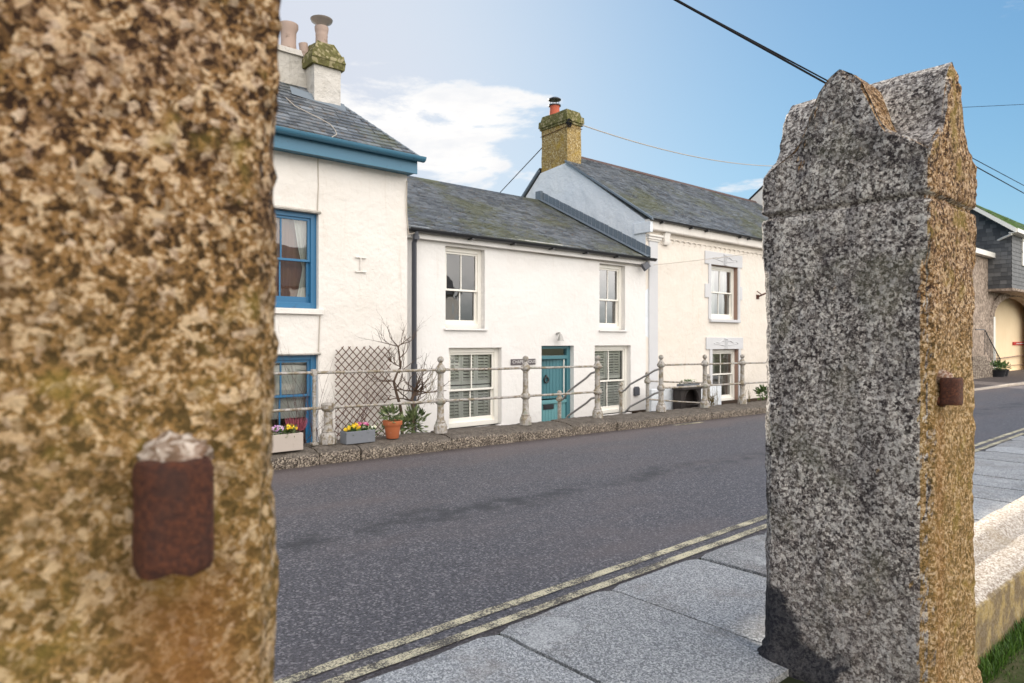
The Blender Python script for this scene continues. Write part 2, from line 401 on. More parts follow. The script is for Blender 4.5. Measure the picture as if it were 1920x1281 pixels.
def pier(T, P):
    N = T.n('ShaderNodeNewGeometry').outputs['True Normal']
    x, y, z = T.sep(P)
    ny = T.sep(N)[1]
    q = T.vmath('ADD', P, T.vmath('MULTIPLY', T.vmath('SUBTRACT', T.n('ShaderNodeTexNoise', None, Vector=P, Scale=75., Detail=4.).outputs[1], (.5,.5,.5)), (.014,.014,.014)))
    a = T.noise(P, 150, 3, .8); b = T.noise(P, 52, 5, .72, 0); big = T.noise(P, 3.2, 5, .65, .3); lowf = T.noise(P, 12, 4, .6)
    v = T.sep(T.voro(q, 85, out=1)); v2 = T.sep(T.voro(q, 190, out=1))
    g = T.math('ADD', T.math('ADD', T.math('MULTIPLY', a, .22), T.math('ADD', T.math('MULTIPLY', b, .40), T.math('MULTIPLY', lowf, .12))), T.math('ADD', T.math('MULTIPLY', v[0], .15), T.math('MULTIPLY', v2[0], .11)))
    # stone itself: feldspar, quartz, mica
    s = T.mix(T.ramp(g, .42, .50), (.035,.027,.027), (.26,.222,.195))
    s = T.mix(T.ramp(g, .515, .585), s, (.76,.70,.63))
    s = T.mix(T.math('MULTIPLY', T.ramp(big, .50, .66), .45), s, (.13,.125,.075))
    s = T.mix(T.math('MULTIPLY', T.ramp(T.noise(P, 6.5, 4, .6), .52, .68), .45), s, (.035,.028,.036), )
    lowp = T.math('MULTIPLY', T.ramp(z, .9, .3), T.ramp(a, .35, .6))
    s = T.mix(T.math('MULTIPLY', lowp, .35), s, (.34,.28,.25))
    stk = T.ramp(T.noise(T.vmath('MULTIPLY', P, (6, 6, .9)), 1.6, 4, .6), .5, .66)
    s = T.mix(T.math('MULTIPLY', T.ramp(T.noise(P, 2.1, 5, .7, .6), .50, .60), .38), s, T.mix(T.ramp(g, .42, .56), (.14,.11,.09), (.66,.60,.54)))
    s = T.mix(T.math('MULTIPLY', stk, .55), s, T.mix(T.ramp(g, .44, .56), (.02,.016,.02), (.22,.20,.20)))
    # lichened face (the side turned away from the street)
    l = T.mix(T.ramp(g, .425, .49), (.030,.013,.005), (.28,.15,.055))
    l = T.mix(T.ramp(g, .52, .58), l, (.68,.50,.32))
    l = T.mix(T.math('MULTIPLY', T.ramp(T.noise(P, 4.2, 5, .7, .5), .50, .60), .45), l, T.mix(T.ramp(g, .44, .56), (.05,.022,.012), (.40,.25,.15)))
    l = T.mix(T.math('MULTIPLY', T.math('MULTIPLY', T.ramp(v[1], .78, .92), T.ramp(g, .46, .52)), .30), l, (.60,.50,.44))
    l = T.mix(T.math('MULTIPLY', T.ramp(v[2], .80, .92), .45), l, (.05,.025,.012))
    s = T.mix(T.math('MULTIPLY', T.ramp(v[1], .82, .92), .3), s, (.04,.03,.03)); s = T.mix(T.math('MULTIPLY', T.ramp(v[2], .84, .92), .4), s, (.70,.65,.60))
    l = T.mix(T.math('MULTIPLY', T.ramp(z, 1.75, 1.25), .22), l, (.46,.32,.09))
    l = T.mix(T.math('MULTIPLY', T.ramp(T.noise(P, 7, 4, .6), .54, .68), .5), l, (.30,.22,.04))
    l = T.mix(T.math('MULTIPLY', T.ramp(T.noise(P, 10, 5, .7), .56, .72), .5), l, (.10,.05,.02))
    f = T.ramp(T.math('ADD', T.math('MULTIPLY', ny, -1), T.math('MULTIPLY', T.math('SUBTRACT', b, .5), .6)), .42, .62)
    c = T.mix(f, s, l)
    # rust washed down below the hinge pins
    def stain(cx, half):
        u = T.ramp(T.math('ABSOLUTE', T.math('ADD', T.math('SUBTRACT', x, cx), T.math('MULTIPLY', T.math('SUBTRACT', b, .5), .10))), 0, half, 1, 0)
        return T.math('MULTIPLY', T.math('MULTIPLY', u, T.ramp(z, 1.30, 1.16)), T.ramp(y, 1.0, .96))
    r = T.math('MAXIMUM', stain(.25, .12), T.math('MULTIPLY', stain(2.93, .07), .5))
    c = T.mix(T.math('MULTIPLY', r, .62), c, (.27,.11,.03))
    # ragged black patch at the foot of the street-side edge
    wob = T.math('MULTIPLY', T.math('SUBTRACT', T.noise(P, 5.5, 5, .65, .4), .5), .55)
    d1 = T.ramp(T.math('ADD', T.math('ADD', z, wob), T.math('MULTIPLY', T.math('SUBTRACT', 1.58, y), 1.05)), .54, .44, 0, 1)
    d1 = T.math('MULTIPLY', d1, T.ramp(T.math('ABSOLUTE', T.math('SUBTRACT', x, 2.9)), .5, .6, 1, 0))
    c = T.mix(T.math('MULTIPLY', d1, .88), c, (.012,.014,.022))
    return dict(c=c, h=T.math('ADD', g, T.math('MULTIPLY', b, .8)), s=.9, d=.014, r=.85)
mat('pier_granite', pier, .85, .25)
def rust(T, P):
    n = T.noise(P, 130, 6, .8); m = T.noise(P, 22, 5, .7)
    c = T.mix(T.ramp(n, .4, .65), (.05,.018,.012), (.15,.048,.022)); c = T.mix(T.math('MULTIPLY', T.ramp(m, .5, .65), .6), c, (.05,.025,.02))
    return dict(c=c, h=n, s=.8, d=.006)
mat('rust', rust, .75, .35)
mat('mortar', granite((.56,.49,.42), (.18,.12,.08), (.40,.33,.27), 110, patch=(.28,.13,.08), pa=.7), .95, .15)
def ground_m(T, P):
    n = T.noise(P, 6, 6, .7)
    return dict(c=T.mix(T.ramp(n, .4, .6), (.045,.06,.02), (.09,.085,.045)), h=n, s=.6, d=.03)
mat('ground', ground_m, .95, .1)
mat('area_floor', granite((.3,.28,.25), (.08,.07,.06), (.18,.165,.15), 40), .9, .2)
mat('mossy_chimney', granite((.30,.26,.15), (.10,.09,.035), (.15,.14,.055), 20, (.3,.7), (.12,.12,.03), .8, .8, .02), .9, .15)
mat('ochre_chimney', granite((.52,.42,.24), (.22,.15,.06), (.38,.27,.11), 38, (.42,.6), (.40,.26,.03), .7, .8, .02), .9, .15)

def glass_m(name, tint=(.98,1,1), refl=1.0):
    m = bpy.data.materials.new(name); m.use_nodes = True; T = NT(m.node_tree); nt = m.node_tree
    nt.nodes.remove(nt.nodes['Principled BSDF']); out = nt.nodes['Material Output']
    P = T.n('ShaderNodeNewGeometry').outputs['Position']
    b = T.n('ShaderNodeBump', None, Strength=.12, Distance=.02, Height=T.noise(P, 2.2, 2, .5))
    tr = T.n('ShaderNodeBsdfTransparent', None, Color=tint); gl = T.n('ShaderNodeBsdfGlossy', None, Roughness=.015, Normal=b)
    fr = T.n('ShaderNodeFresnel', None, IOR=1.55)
    k = T.math('ADD', T.math('MULTIPLY', fr, 1.6*refl), .05, clamp=True)
    mx = T.n('ShaderNodeMixShader', None, _0=k); T.L(tr.outputs[0], mx.inputs[1]); T.L(gl.outputs[0], mx.inputs[2]); T.L(mx.outputs[0], out.inputs[0])
    MATS[name] = m
glass_m('glass'); glass_m('glass_bright', refl=2.2)
# ================================================================= THE SETTING
random.seed(7)
def sheet(name, x0, x1, y0, y1, dz, m, zf=gz, kind='structure', nx=1):
    b = MB()
    for i in range(nx):
        a, c_ = x0+(x1-x0)*i/nx, x0+(x1-x0)*(i+1)/nx
        b.quad((a,y0,zf(a)+dz), (c_,y0,zf(c_)+dz), (c_,y1,zf(c_)+dz), (a,y1,zf(a)+dz))
    return tag(b.build(name, m), kind=kind)
sheet('ground', -1500, 1500, -1500, 1500, -1.6, 'ground', zf=lambda X: 0)
sheet('garden_ground', -60, 90, -60, 1.0, -.02, 'ground')
sheet('road', -30, 120, 1.2, 7.64, 0, 'asphalt')
b = MB()
for y0, y1 in ((2.598, 2.665), (2.742, 2.810)):
    pts = [(-10+k*.12) for k in range(620)]
    for a, c_ in zip(pts, pts[1:]):
        ja, jc = .008*nz((a,y0,0), 3), .008*nz((c_,y0,0), 3)
        ja += .031*a; jc += .031*c_
        b.quad((a,y0+ja,gz(a)+.005), (c_,y0+jc,gz(c_)+.005), (c_,y1+jc,gz(c_)+.005), (a,y1+ja,gz(a)+.005))
tag(b.build('road_marking', 'yellow_line'), kind='structure')
# remnants of the far side double line
b = MB()
for (x0, y0), (x1, y1) in (((1268,799),(1290,794)), ((1283,797.5),(1312,792)), ((1300,791),(1322,787))):
    p, q = None, None
    def g0(x, y):
        d = ray(x, y); t = 1.5
        for _ in range(8): t = (CAMZ - gz(d.x*t))/(-d.z)
        return Vector((d.x*t, d.y*t, gz(d.x*t)+.005))
    p, q = g0(x0, y0), g0(x1, y1)
    b.quad((p.x,p.y,p.z), (q.x,p.y,q.z), (q.x,p.y+.09,q.z), (p.x,p.y+.09,p.z))
tag(b.build('road_marking', 'yellow_line'), kind='structure')

# near pavement of granite slabs
b = MB()
b.quad((-30,1.1,gz(-30)+.018),(60,1.1,gz(60)+.018),(60,2.50+.032*60,gz(60)+.018),(-30,2.50-.032*30,gz(-30)+.018)); tag(b.build('pavement_bed', 'joint_moss'), kind='structure')
b = MB()
def slab(x0, x1, y0, y1, seed):
    rnd = random.Random(seed); n, m = 10, 12; g = .013
    tilt, dz = rnd.uniform(-.004,.004), rnd.uniform(-.004,.005); tn = rnd.random()
    i0 = len(b.v); X = [x0+g+(x1-x0-2*g)*i/n for i in range(n+1)]; Y = [y0+g+(y1-y0-2*g)*j/m for j in range(m+1)]
    for j, yy in enumerate(Y):
        for i, xx in enumerate(X):
            e = 0
            if i in (0, n): e -= .006
            if j in (0, m): e -= .008
            jx = .010*nz(((x0 if i == 0 else x1),yy,0),6) if i in (0,n) else 0; jy = .016*nz((xx,yy,seed+9),4) if j in (0,m) else 0
            if j == m and i in (0, n) and y1 > 2: jy -= .022
            sk = .032*(xx-2.5)*(yy-y0)/(y1-y0) if y1 > 2 else 0
            b.v.append((xx+jx, yy+jy+sk, gz(xx)+.052+dz+tilt*(i/n-.5)+e+.0035*nz((xx,yy,0),5)))
    for j in range(m):
        for i in range(n): a = i0+j*(n+1)+i; b.f.append((a,a+1,a+n+2,a+n+1)); b.t.append(tn)
    def skirt(ids):
        k = len(b.v)
        for q in ids: v = b.v[q]; b.v.append((v[0], v[1], v[2]-.07))
        for q in range(len(ids)-1): b.f.append((ids[q], k+q, k+q+1, ids[q+1])); b.t.append(None)
    skirt([i0+i for i in range(n, -1, -1)]); skirt([i0+m*(n+1)+i for i in range(n+1)])
    skirt([i0+j*(n+1) for j in range(m+1)]); skirt([i0+j*(n+1)+n for j in range(m, -1, -1)])
xs = [-4.2,-3.1,-1.9,-.8,.25,1.12,2.10,2.97,3.86,4.75,5.6,6.45,7.4,8.1,8.75,9.3,10.1,10.9,11.6,12.5,13.3,14.2,15,15.9,16.8,17.6,18.5,19.4,20.3,21.2]
for k in range(len(xs)-1):
    j = .015*math.sin(k*2.1)-.005
    slab(xs[k], xs[k+1], 1.35 if k % 3 else 1.42, 2.585+j, k)
    if xs[k+1]-.3 < 2.6: slab(xs[k]-.3, xs[k+1]-.3, .55, 1.35 if k % 3 else 1.42, k+60)
tag(b.build('pavement', 'granite_paving', smooth=True, angle=50), kind='structure')
b = MB(); b.quad((21.2,1.3,gz(21.2)+.05),(60,1.3,gz(60)+.05),(60,2.5+.032*60,gz(60)+.05),(21.2,2.5+.032*21.2,gz(21.2)+.05)); tag(b.build('pavement', 'granite_paving'), kind='structure')

# far kerb: big rough granite blocks
b = MB()
prof = [(7.605,-.35),(7.60,.0),(7.598,.06),(7.60,.115),(7.615,.14),(7.66,.162),(7.74,.180),(7.84,.190),(7.95,.196),(8.06,.198),(8.13,.195),(8.15,.15),(8.15,-.9)]
joints = [-8,-6,-4.4,-2.6,-1.0,.8,2.3] + [XA(x, 7.6) for x in (600, 678, 848, 976, 1075, 1157, 1245, 1335, 1425)] + [15.6,17.4,19.2,21,23,25]
for k in range(len(joints)-1):
    x0, x1 = joints[k]+.007, joints[k+1]-.007; n = max(6, int((x1-x0)/.05)); rnd = random.Random(k*5+1)
    dz, tl, dy = rnd.uniform(-.008,.012), rnd.uniform(-.006,.006), rnd.uniform(-.012,.008)
    if 9.5 < (x0+x1)/2 < 10.9: dy -= .05
    i0 = len(b.v); m = len(prof)
    for i in range(n+1):
        xx = x0+(x1-x0)*i/n; e = 1.0 if i in (0, n) else 0
        for q, (py_, pz_) in enumerate(prof):
            d_ = .018*nz((xx,py_*3,pz_*3), 9, k) + .008*nz((xx,py_*3,pz_*3), 30, k)
            b.v.append((xx, py_+dy+d_+e*.014*(q<6), pz_+gz(xx)+(dz+tl*(i/n-.5) if pz_>0 else 0)+.5*d_-e*.010*(q>4)))
    for i in range(n):
        for q in range(m-1):
            a = i0+i*m+q; b.f.append((a,a+m,a+m+1,a+1)); b.t.append(None)
    b.f.append(tuple(i0+q for q in range(m))); b.t.append(None); b.f.append(tuple(i0+n*m+q for q in range(m-1,-1,-1))); b.t.append(None)
tag(b.build('kerb', 'granite_kerb', smooth=True, angle=50), kind='structure')
b = MB(); b.box(-8, 25, 7.70, 8.14, -.9, -.05); tag(b.build('kerb_core', 'granite_kerb'), kind='structure')
# sunken forecourt and the level bed to its right
tag(MB().box(-8, 11.7, 8.15, 9.9, -.95, -.75).build('forecourt', 'area_floor'), kind='structure')
b = MB(); b.box(11.72, 25, 8.15, 9.9, -.9, -.02); tag(b.build('planting_bed', 'soil'), kind='structure')
# far right: raised tarmac pavement with granite kerb
tag(MB().box(25, 90, 7.42, 10.6, -.9, -.13).build('far_pavement', 'asphalt'), kind='structure')
b = MB(); 
for k in range(30): b.box(25+k*1.0, 25.985+k*1.0, 7.22, 7.41, -.9, -.12-.002*k)
tag(b.build('kerb', 'granite_wall', bev=.02), kind='structure')

# ================================================================= GATE PIERS
def make_pier(cx, cy, hx, hy, label, seed, cz=2.05, chz=1.85, c0=.042):
    root = empty('gate_pier', (cx, cy, 0), label, 'gate pier', 'granite gate piers')
    g_s = [0,.06,.14,.25,.36,.45,.52,.60,.72,.86,1.0]; g_z = [2.618,2.606,2.588,2.545,2.460,2.378,2.335,2.315,2.292,2.262,2.222]
    def g(s):
        s = min(abs(s), 1.0)
        for k in range(len(g_s)-1):
            if s <= g_s[k+1]:
                t = (s-g_s[k])/(g_s[k+1]-g_s[k]); return g_z[k]*(1-t)+g_z[k+1]*t
        return g_z[-1]
    n = 56
    per = [(-1+2*i/n, -1.0) for i in range(n)] + [(1.0, -1+2*i/n) for i in range(n)] + [(1-2*i/n, 1.0) for i in range(n)] + [(-1.0, 1-2*i/n) for i in range(n)]
    NP = len(per); b = MB()
    def disp(x, y, z, amp=1.0):
        p = Vector((x,y,z)); return amp*(.006*noise.noise(p*5+Vector((seed,)*3)) + .0045*noise.noise(p*22+Vector((seed,)*3)) + .0030*noise.noise(p*60))
    def place(u, v, z, inset, c):
        X, Y = u*(hx-inset), v*(hy-inset); e = abs(X)+abs(Y)-(hx+hy-2*inset-c)
        if e > 0: X -= math.copysign(e/2, X); Y -= math.copysign(e/2, Y)
        d = disp(cx+X, cy+Y, z)
        l = math.hypot(u, v) if max(abs(u),abs(v)) > 0 else 1
        nx = (u if abs(u) > .999 else 0); ny = (v if abs(v) > .999 else 0)
        return (cx+X+nx*d*1.6, cy+Y+ny*d*1.6, z)
    rings = []
    z = -.05
    while z < cz-.03: rings.append((z, None)); z += .018
    for z_, ins in ((cz-.024,.0),(cz-.014,.006),(cz-.006,.020),(cz+.006,.020),(cz+.014,.006),(cz+.024,0.0)): rings.append((z_, ins))
    def ch(z):
        c = .010 if z > chz else .010+(c0-.010)*min(1, (chz-z)/.05)
        return c
    for z_, ins in rings:
        inset = ins or 0
        if z_ < .13: inset = -.022 + .006*nz((z_,seed,0), 9)
        elif z_ < .16: inset = -.010
        for u, v in per:
            zz = z_ + (.004*nz((u,v,seed), 2.5) if ins is not None else 0)
            b.v.append(place(u, v, zz, inset, ch(z_)))
    K = 16
    for k in range(1, K+1):
        for u, v in per:
            top = max(g(u), g(v)); z_ = cz+.024 + (top-cz-.024)*k/K
            b.v.append(place(u, v, z_, 0.012*(k == K), .012))
    NR = len(rings)+K
    for k in range(NR-1):
        for j in range(NP):
            a = k*NP+j; a2 = k*NP+(j+1) % NP; b.f.append((a, a2, a2+NP, a+NP)); b.t.append(None)
    # top height field
    base = (NR-1)*NP; idx = {}
    for j, (u, v) in enumerate(per): idx[(round((u+1)*n/2), round((v+1)*n/2))] = base+j
    for i in range(1, n):
        for j in range(1, n):
            u, v = -1+2*i/n, -1+2*j/n
            zz = max(g(u), g(v)) + .5*disp(cx+u*hx, cy+v*hy, 2.4) 
            idx[(i, j)] = len(b.v); b.v.append((cx+u*hx, cy+v*hy, zz))
    for i in range(n):
        for j in range(n): b.f.append((idx[(i,j)], idx[(i+1,j)], idx[(i+1,j+1)], idx[(i,j+1)])); b.t.append(None)
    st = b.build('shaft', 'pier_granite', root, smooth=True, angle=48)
    return root
def hinge(root, cx, cyf, z0, z1, r=.045):
    b = MB(); n = 24; m = 14
    for k in range(m+1):
        z = z0+(z1-z0)*k/m; e = .003 if k in (0, m) else 0
        for j in range(n):
            a = 2*math.pi*j/n; x, y = math.cos(a), math.sin(a)
            q = (abs(x)**4+abs(y)**4)**.25; rr = (r-e)/q**.8*(1+.035*nz((x*2,y*2,z*30), 1.2, 3)) 
            b.v.append((cx+x*rr, cyf+y*rr*.85, z + (.006*nz((x,y,0), 2) if k in (0,m) else 0)))
    for k in range(m):
        for j in range(n): a = k*n+j; a2 = k*n+(j+1)%n; b.f.append((a,a2,a2+n,a+n)); b.t.append(None)
    b.f.append(tuple(range(n-1,-1,-1))); b.f.append(tuple(m*n+j for j in range(n))); b.t += [None]*2
    h = b.build('hinge_pin', 'rust', root, smooth=True, angle=50)
    b = MB(); b.tube([(cx-.01,cyf+.02,z0+.012),(cx-.01,cyf+.09,z0+.012)], .022, 10); b.build('hinge_bolt', 'rust', h, smooth=True)
    # lump of mortar packed round it
    b = MB(); nn, mm = 26, 16
    for k in range(mm+1):
        ph = math.pi*k/mm
        for j in range(nn):
            th = 2*math.pi*j/nn; d = Vector((math.sin(ph)*math.cos(th), math.sin(ph)*math.sin(th), math.cos(ph)))
            rr = 1+.30*nz(d, 3.1, 5)+.20*nz(d, 8, 6)+.08*nz(d, 20, 6)
            b.v.append((cx+.006+d.x*.038*rr+.006, cyf+.034+d.y*.036*rr, z1-.002+d.z*.026*rr))
    for k in range(mm):
        for j in range(nn): a = k*nn+j; a2 = k*nn+(j+1)%nn; b.f.append((a,a2,a2+nn,a+nn)); b.t.append(None)
    b.build('mortar', 'mortar', root, smooth=True, angle=70)
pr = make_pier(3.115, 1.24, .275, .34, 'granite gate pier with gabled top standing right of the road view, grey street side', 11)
hinge(pr, 2.935, .862, 1.262, 1.364, .040)
pl = make_pier(.102, 1.24, .275, .34, 'ochre lichened granite gate pier filling the left edge, close to the viewer', 23)
hinge(pl, .222, .858, 1.236, 1.362, .041)
# low plinth wall with a chamfered coping, running on from the right-hand pier
b = MB(); m = 11
pf = [(.965,-.2),(.965,.10),(.965,.20),(.967,.262),(1.0,.285),(1.08,.298),(1.17,.305),(1.22,.345),(1.235,.352),(1.34,.352),(1.357,.34),(1.36,.15),(1.36,-.2)]
m = len(pf)
for i in range(420):
    xx = 3.36+i*.05
    for y_, z_ in pf:
        d_ = .006*nz((xx,y_*2,z_*2), 6)+.0015*nz((xx,y_*2,z_*2), 30); b.v.append((xx, y_+d_, z_+d_+gz(xx)*.4))
for i in range(419):
    for q in range(m-1): a = i*m+q; b.f.append((a,a+m,a+m+1,a+1)); b.t.append(None)
tag(b.build('plinth_wall', 'granite_wall', smooth=True, angle=50), 'low granite plinth wall with sunlit coping running off from the right pier', 'wall')
# grass at its foot, and paving bricks beyond
b = MB(); rnd = random.Random(3)
for i in range(9000):
    x = rnd.uniform(2.2, 5.2); y = .96 - abs(rnd.gauss(0, .075)) if rnd.random() < .75 else rnd.uniform(.55, .96)
    if y < .45: continue
    if nz((x,y,0), 5) < -.18 and y < .88: continue
    h = rnd.uniform(.03, .085)*(1.2 if y > .88 else .7); a = rnd.uniform(0, 6.28); w_ = rnd.uniform(.002,.004); lean = rnd.uniform(.1,.7)*h
    dx, dy = math.cos(a), math.sin(a); bx, by = -dy*w_, dx*w_; z = -.02
    t = rnd.random()
    b.quad((x-bx,y-by,z),(x+bx,y+by,z),(x+bx*.7+dx*lean*.4,y+by*.7+dy*lean*.4,z+h*.6),(x-bx*.7+dx*lean*.4,y-by*.7+dy*lean*.4,z+h*.6), t)
    b.poly([(x-bx*.7+dx*lean*.4,y-by*.7+dy*lean*.4,z+h*.6),(x+bx*.7+dx*lean*.4,y+by*.7+dy*lean*.4,z+h*.6),(x+dx*lean,y+dy*lean,z+h)], t)
tag(b.build('grass', 'grass_blade'), kind='stuff')
b = MB()
for i in range(8):
    for j in range(2): b.box(2.3+i*.33, 2.3+i*.33+.32, .30+j*.25-.2, .30+j*.25+.04, -.1, .012+.006*((i*7+j*3)%3))
tag(b.build('path', 'terracotta_pale', bev=.01), kind='structure')

# ================================================================= BUILDERS FOR HOUSES
def wall_face(b, x0, x1, z0, z1, Y, holes, depth=.16):
    """front face in cells with openings cut through and their reveals"""
    X = sorted({x0, x1} | {h[0] for h in holes} | {h[1] for h in holes}); Z = sorted({z0, z1} | {h[2] for h in holes} | {h[3] for h in holes})
    def sub(L, st):
        o = [L[0]]
        for a, c_ in zip(L, L[1:]):
            n = max(1, int((c_-a)/st)); o += [a+(c_-a)*k/n for k in range(1, n+1)]
        return o
    X = sub(X, .35); Z = sub(Z, .35)
    def off(x, z):
        for h in holes:
            if h[0]-.02 <= x <= h[1]+.02 and h[2]-.02 <= z <= h[3]+.02: return 0
        return 0.010*noise.noise(Vector((x*.8, z*.8, Y)))
    idx = {}
    for i, x in enumerate(X):
        for j, z in enumerate(Z): idx[(i,j)] = len(b.v); b.v.append((x, Y+off(x,z), z))
    for i in range(len(X)-1):
        for j in range(len(Z)-1):
            cx, cz = (X[i]+X[i+1])/2, (Z[j]+Z[j+1])/2
            if any(h[0] < cx < h[1] and h[2] < cz < h[3] for h in holes): continue
            b.f.append((idx[(i,j)], idx[(i+1,j)], idx[(i+1,j+1)], idx[(i,j+1)])); b.t.append(None)
    for a, c_, d, e in [h[:4] for h in holes]:
        y1 = Y+depth
        b.quad((a,Y,d),(a,Y,e),(a,y1,e),(a,y1,d)); b.quad((c_,Y,d),(c_,y1,d),(c_,y1,e),(c_,Y,e))
        b.quad((a,Y,e),(c_,Y,e),(c_,y1,e),(a,y1,e)); b.quad((a,Y,d),(a,y1,d),(c_,y1,d),(c_,Y,d))
def slates(b, y0, z0, y1, z1, xa, xb, expo=.105, wid=.21, seed=1, kmax=None):
    """courses from the eave (y0,z0) up to the ridge (y1,z1); xa(s), xb(s) limit each course"""
    rnd = random.Random(seed); L = math.hypot(y1-y0, z1-z0); cy_, cz_ = (y1-y0)/L, (z1-z0)/L; ny, nz_ = -cz_, cy_
    n = int(L/expo); expo = L/n
    def P(x, s, h): return (x, y0+cy_*s+ny*h, z0+cz_*s+nz_*h)
    sag = lambda x, s: .02*noise.noise(Vector((x*.5, s*.7, seed)))
    for k in range(n):
        s0 = k*expo; x = xa(s0) - rnd.uniform(0, wid); xe = xb(s0)
        while x < xe:
            w_ = wid*rnd.uniform(.7, 1.25); a, c_ = max(x, xa(s0)), min(x+w_-.004, xe); x += w_
            if c_-a < .02: continue
            j = rnd.uniform(-.006,.006); h0 = .021+rnd.uniform(-.003,.006)+sag(a, s0); h1 = .004+sag(a, s0); t = min(1, max(0, rnd.gauss(.42,.25)))
            tl = rnd.uniform(-.003,.003)
            b.quad(P(a,s0+j,h0+tl), P(c_,s0+j,h0-tl), P(c_,s0+expo+.02,h1), P(a,s0+expo+.02,h1), t)
            b.quad(P(a,s0+j,h0+tl-.02), P(c_,s0+j,h0-tl-.02), P(c_,s0+j,h0-tl), P(a,s0+j,h0+tl), min(1,t+.3))
    xa0, xb0, xa1, xb1 = xa(0), xb(0), xa(L), xb(L)
    b.quad(P(xa0,0,-.022), P(xb0,0,-.022), P(xb1,L,-.022), P(xa1,L,-.022), .1)
def bars(b, x0, x1, z0, z1, y0, y1, w, top=None, bot=None, mid=None, mw=.022):
    top = w if top is None else top; bot = w if bot is None else bot
    b.box(x0, x0+w, y0, y1, z0, z1); b.box(x1-w, x1, y0, y1, z0, z1)
    b.box(x0+w, x1-w, y0+.001, y1-.001, z1-top, z1); b.box(x0+w, x1-w, y0+.001, y1-.001, z0, z0+bot)
    if mid is not None:
        for m_ in mid: b.box(m_-mw/2, m_+mw/2, y0+.006, y1-.004, z0+bot, z1-top)
def sash_window(house, x0, x1, z0, z1, Y, zm, paint='paint_white', fw=.075, label=None, dep=.10, glass='glass', bw=.05, midbars=True, botr=.085):
    """box frame set back in its opening with two sliding sashes"""
    b = MB(); yf = Y+dep; bars(b, x0+.002, x1-.002, z0+.002, z1-.002, yf, yf+.10, fw)
    w_ = b.build('window', paint, house, bev=.004); 
    if label: w_['label'] = label
    xm = [(x0+x1)/2] if midbars else []
    a, c_ = x0+fw-.01, x1-fw+.01
    b = MB(); bars(b, a, c_, zm-.02, z1-fw+.01, yf+.025, yf+.060, bw, top=.05, bot=.035, mid=xm); b.build('upper_sash', paint, w_, bev=.003)
    b = MB(); bars(b, a, c_, z0+fw-.01, zm+.02, yf+.064, yf+.098, bw, top=.035, bot=botr, mid=xm); b.build('lower_sash', paint, w_, bev=.003)
    for (za, zb, yy) in ((zm, z1-fw, yf+.045), (z0+fw, zm, yf+.083)):
        b = MB(); b.quad((a+.02,yy,za),(c_-.02,yy,za),(c_-.02,yy,zb),(a+.02,yy,zb)); b.build('pane', glass, w_)
    return w_
def shell(house, x0, x1, Y, D, z0, z1, m='interior'):
    b = MB()   # floor, back and party walls of the rooms
    b.quad((x0,Y+D,z0),(x1,Y+D,z0),(x1,Y+D,z1),(x0,Y+D,z1)); b.quad((x0,Y+.3,z0),(x0,Y+D,z0),(x0,Y+D,z1),(x0,Y+.3,z1)); b.quad((x1,Y+.3,z0),(x1,Y+D,z0),(x1,Y+D,z1),(x1,Y+.3,z1))
    b.quad((x0,Y+.3,z1),(x1,Y+.3,z1),(x1,Y+D,z1),(x0,Y+D,z1))
    return b.build('room', m, house)
def half_gutter(b, x0, x1, Y, z, r=.06, n=10):
    out = [(Y+r*math.cos(math.pi+math.pi*k/n), z+r*math.sin(math.pi+math.pi*k/n)) for k in range(n+1)]
    inn = [(Y+(r-.008)*math.cos(2*math.pi-math.pi*k/n), z+(r-.008)*math.sin(2*math.pi-math.pi*k/n)) for k in range(n+1)]
    b.extrude_x(out+inn, x0, x1)
def leaves(b, c, R_, n, l, w_, seed=0, up=.3, curl=.25):
    rnd = random.Random(seed)
    for i in range(n):
        d = Vector((rnd.gauss(0,1), rnd.gauss(0,1), rnd.gauss(0,1)+up)).normalized(); p = Vector(c)+Vector((d.x*R_[0], d.y*R_[1], d.z*R_[2]))*rnd.uniform(.2,1)
        a = (d+Vector((rnd.uniform(-.6,.6),rnd.uniform(-.6,.6),rnd.uniform(-.3,.6)))).normalized(); s_ = a.cross(Vector((rnd.gauss(0,1),rnd.gauss(0,1),1))).normalized()
        ll, ww = l*rnd.uniform(.6,1.2), w_*rnd.uniform(.7,1.2); t = rnd.random(); nrm = a.cross(s_)
        m1 = p+a*ll*.5-nrm*ll*curl*.3
        b.quad(p, m1+s_*ww*.5, p+a*ll-nrm*ll*curl, m1-s_*ww*.5, t)
def branch(b, p, d, L, r, rnd, depth, kink=.35, fork=.6, seg=4, spread=.8, up=.15):
    pts = [Vector(p)]; rr = [r]; d = Vector(d).normalized()
    for k in range(seg):
        d = (d+Vector((rnd.uniform(-kink,kink), rnd.uniform(-kink,kink)*.6, rnd.uniform(-kink,kink)*.5+up))).normalized()
        pts.append(pts[-1]+d*L/seg); rr.append(r*(1-.55*(k+1)/seg))
        if depth > 0 and rnd.random() < fork:
            e = (d+Vector((rnd.uniform(-spread,spread), rnd.uniform(-spread,spread)*.5, rnd.uniform(-.2,.7)))).normalized()
            branch(b, pts[-1], e, L*rnd.uniform(.45,.75), rr[-1]*.7, rnd, depth-1, kink, fork, seg, spread, up)
    b.tube(pts, rr, 5, cap=False)
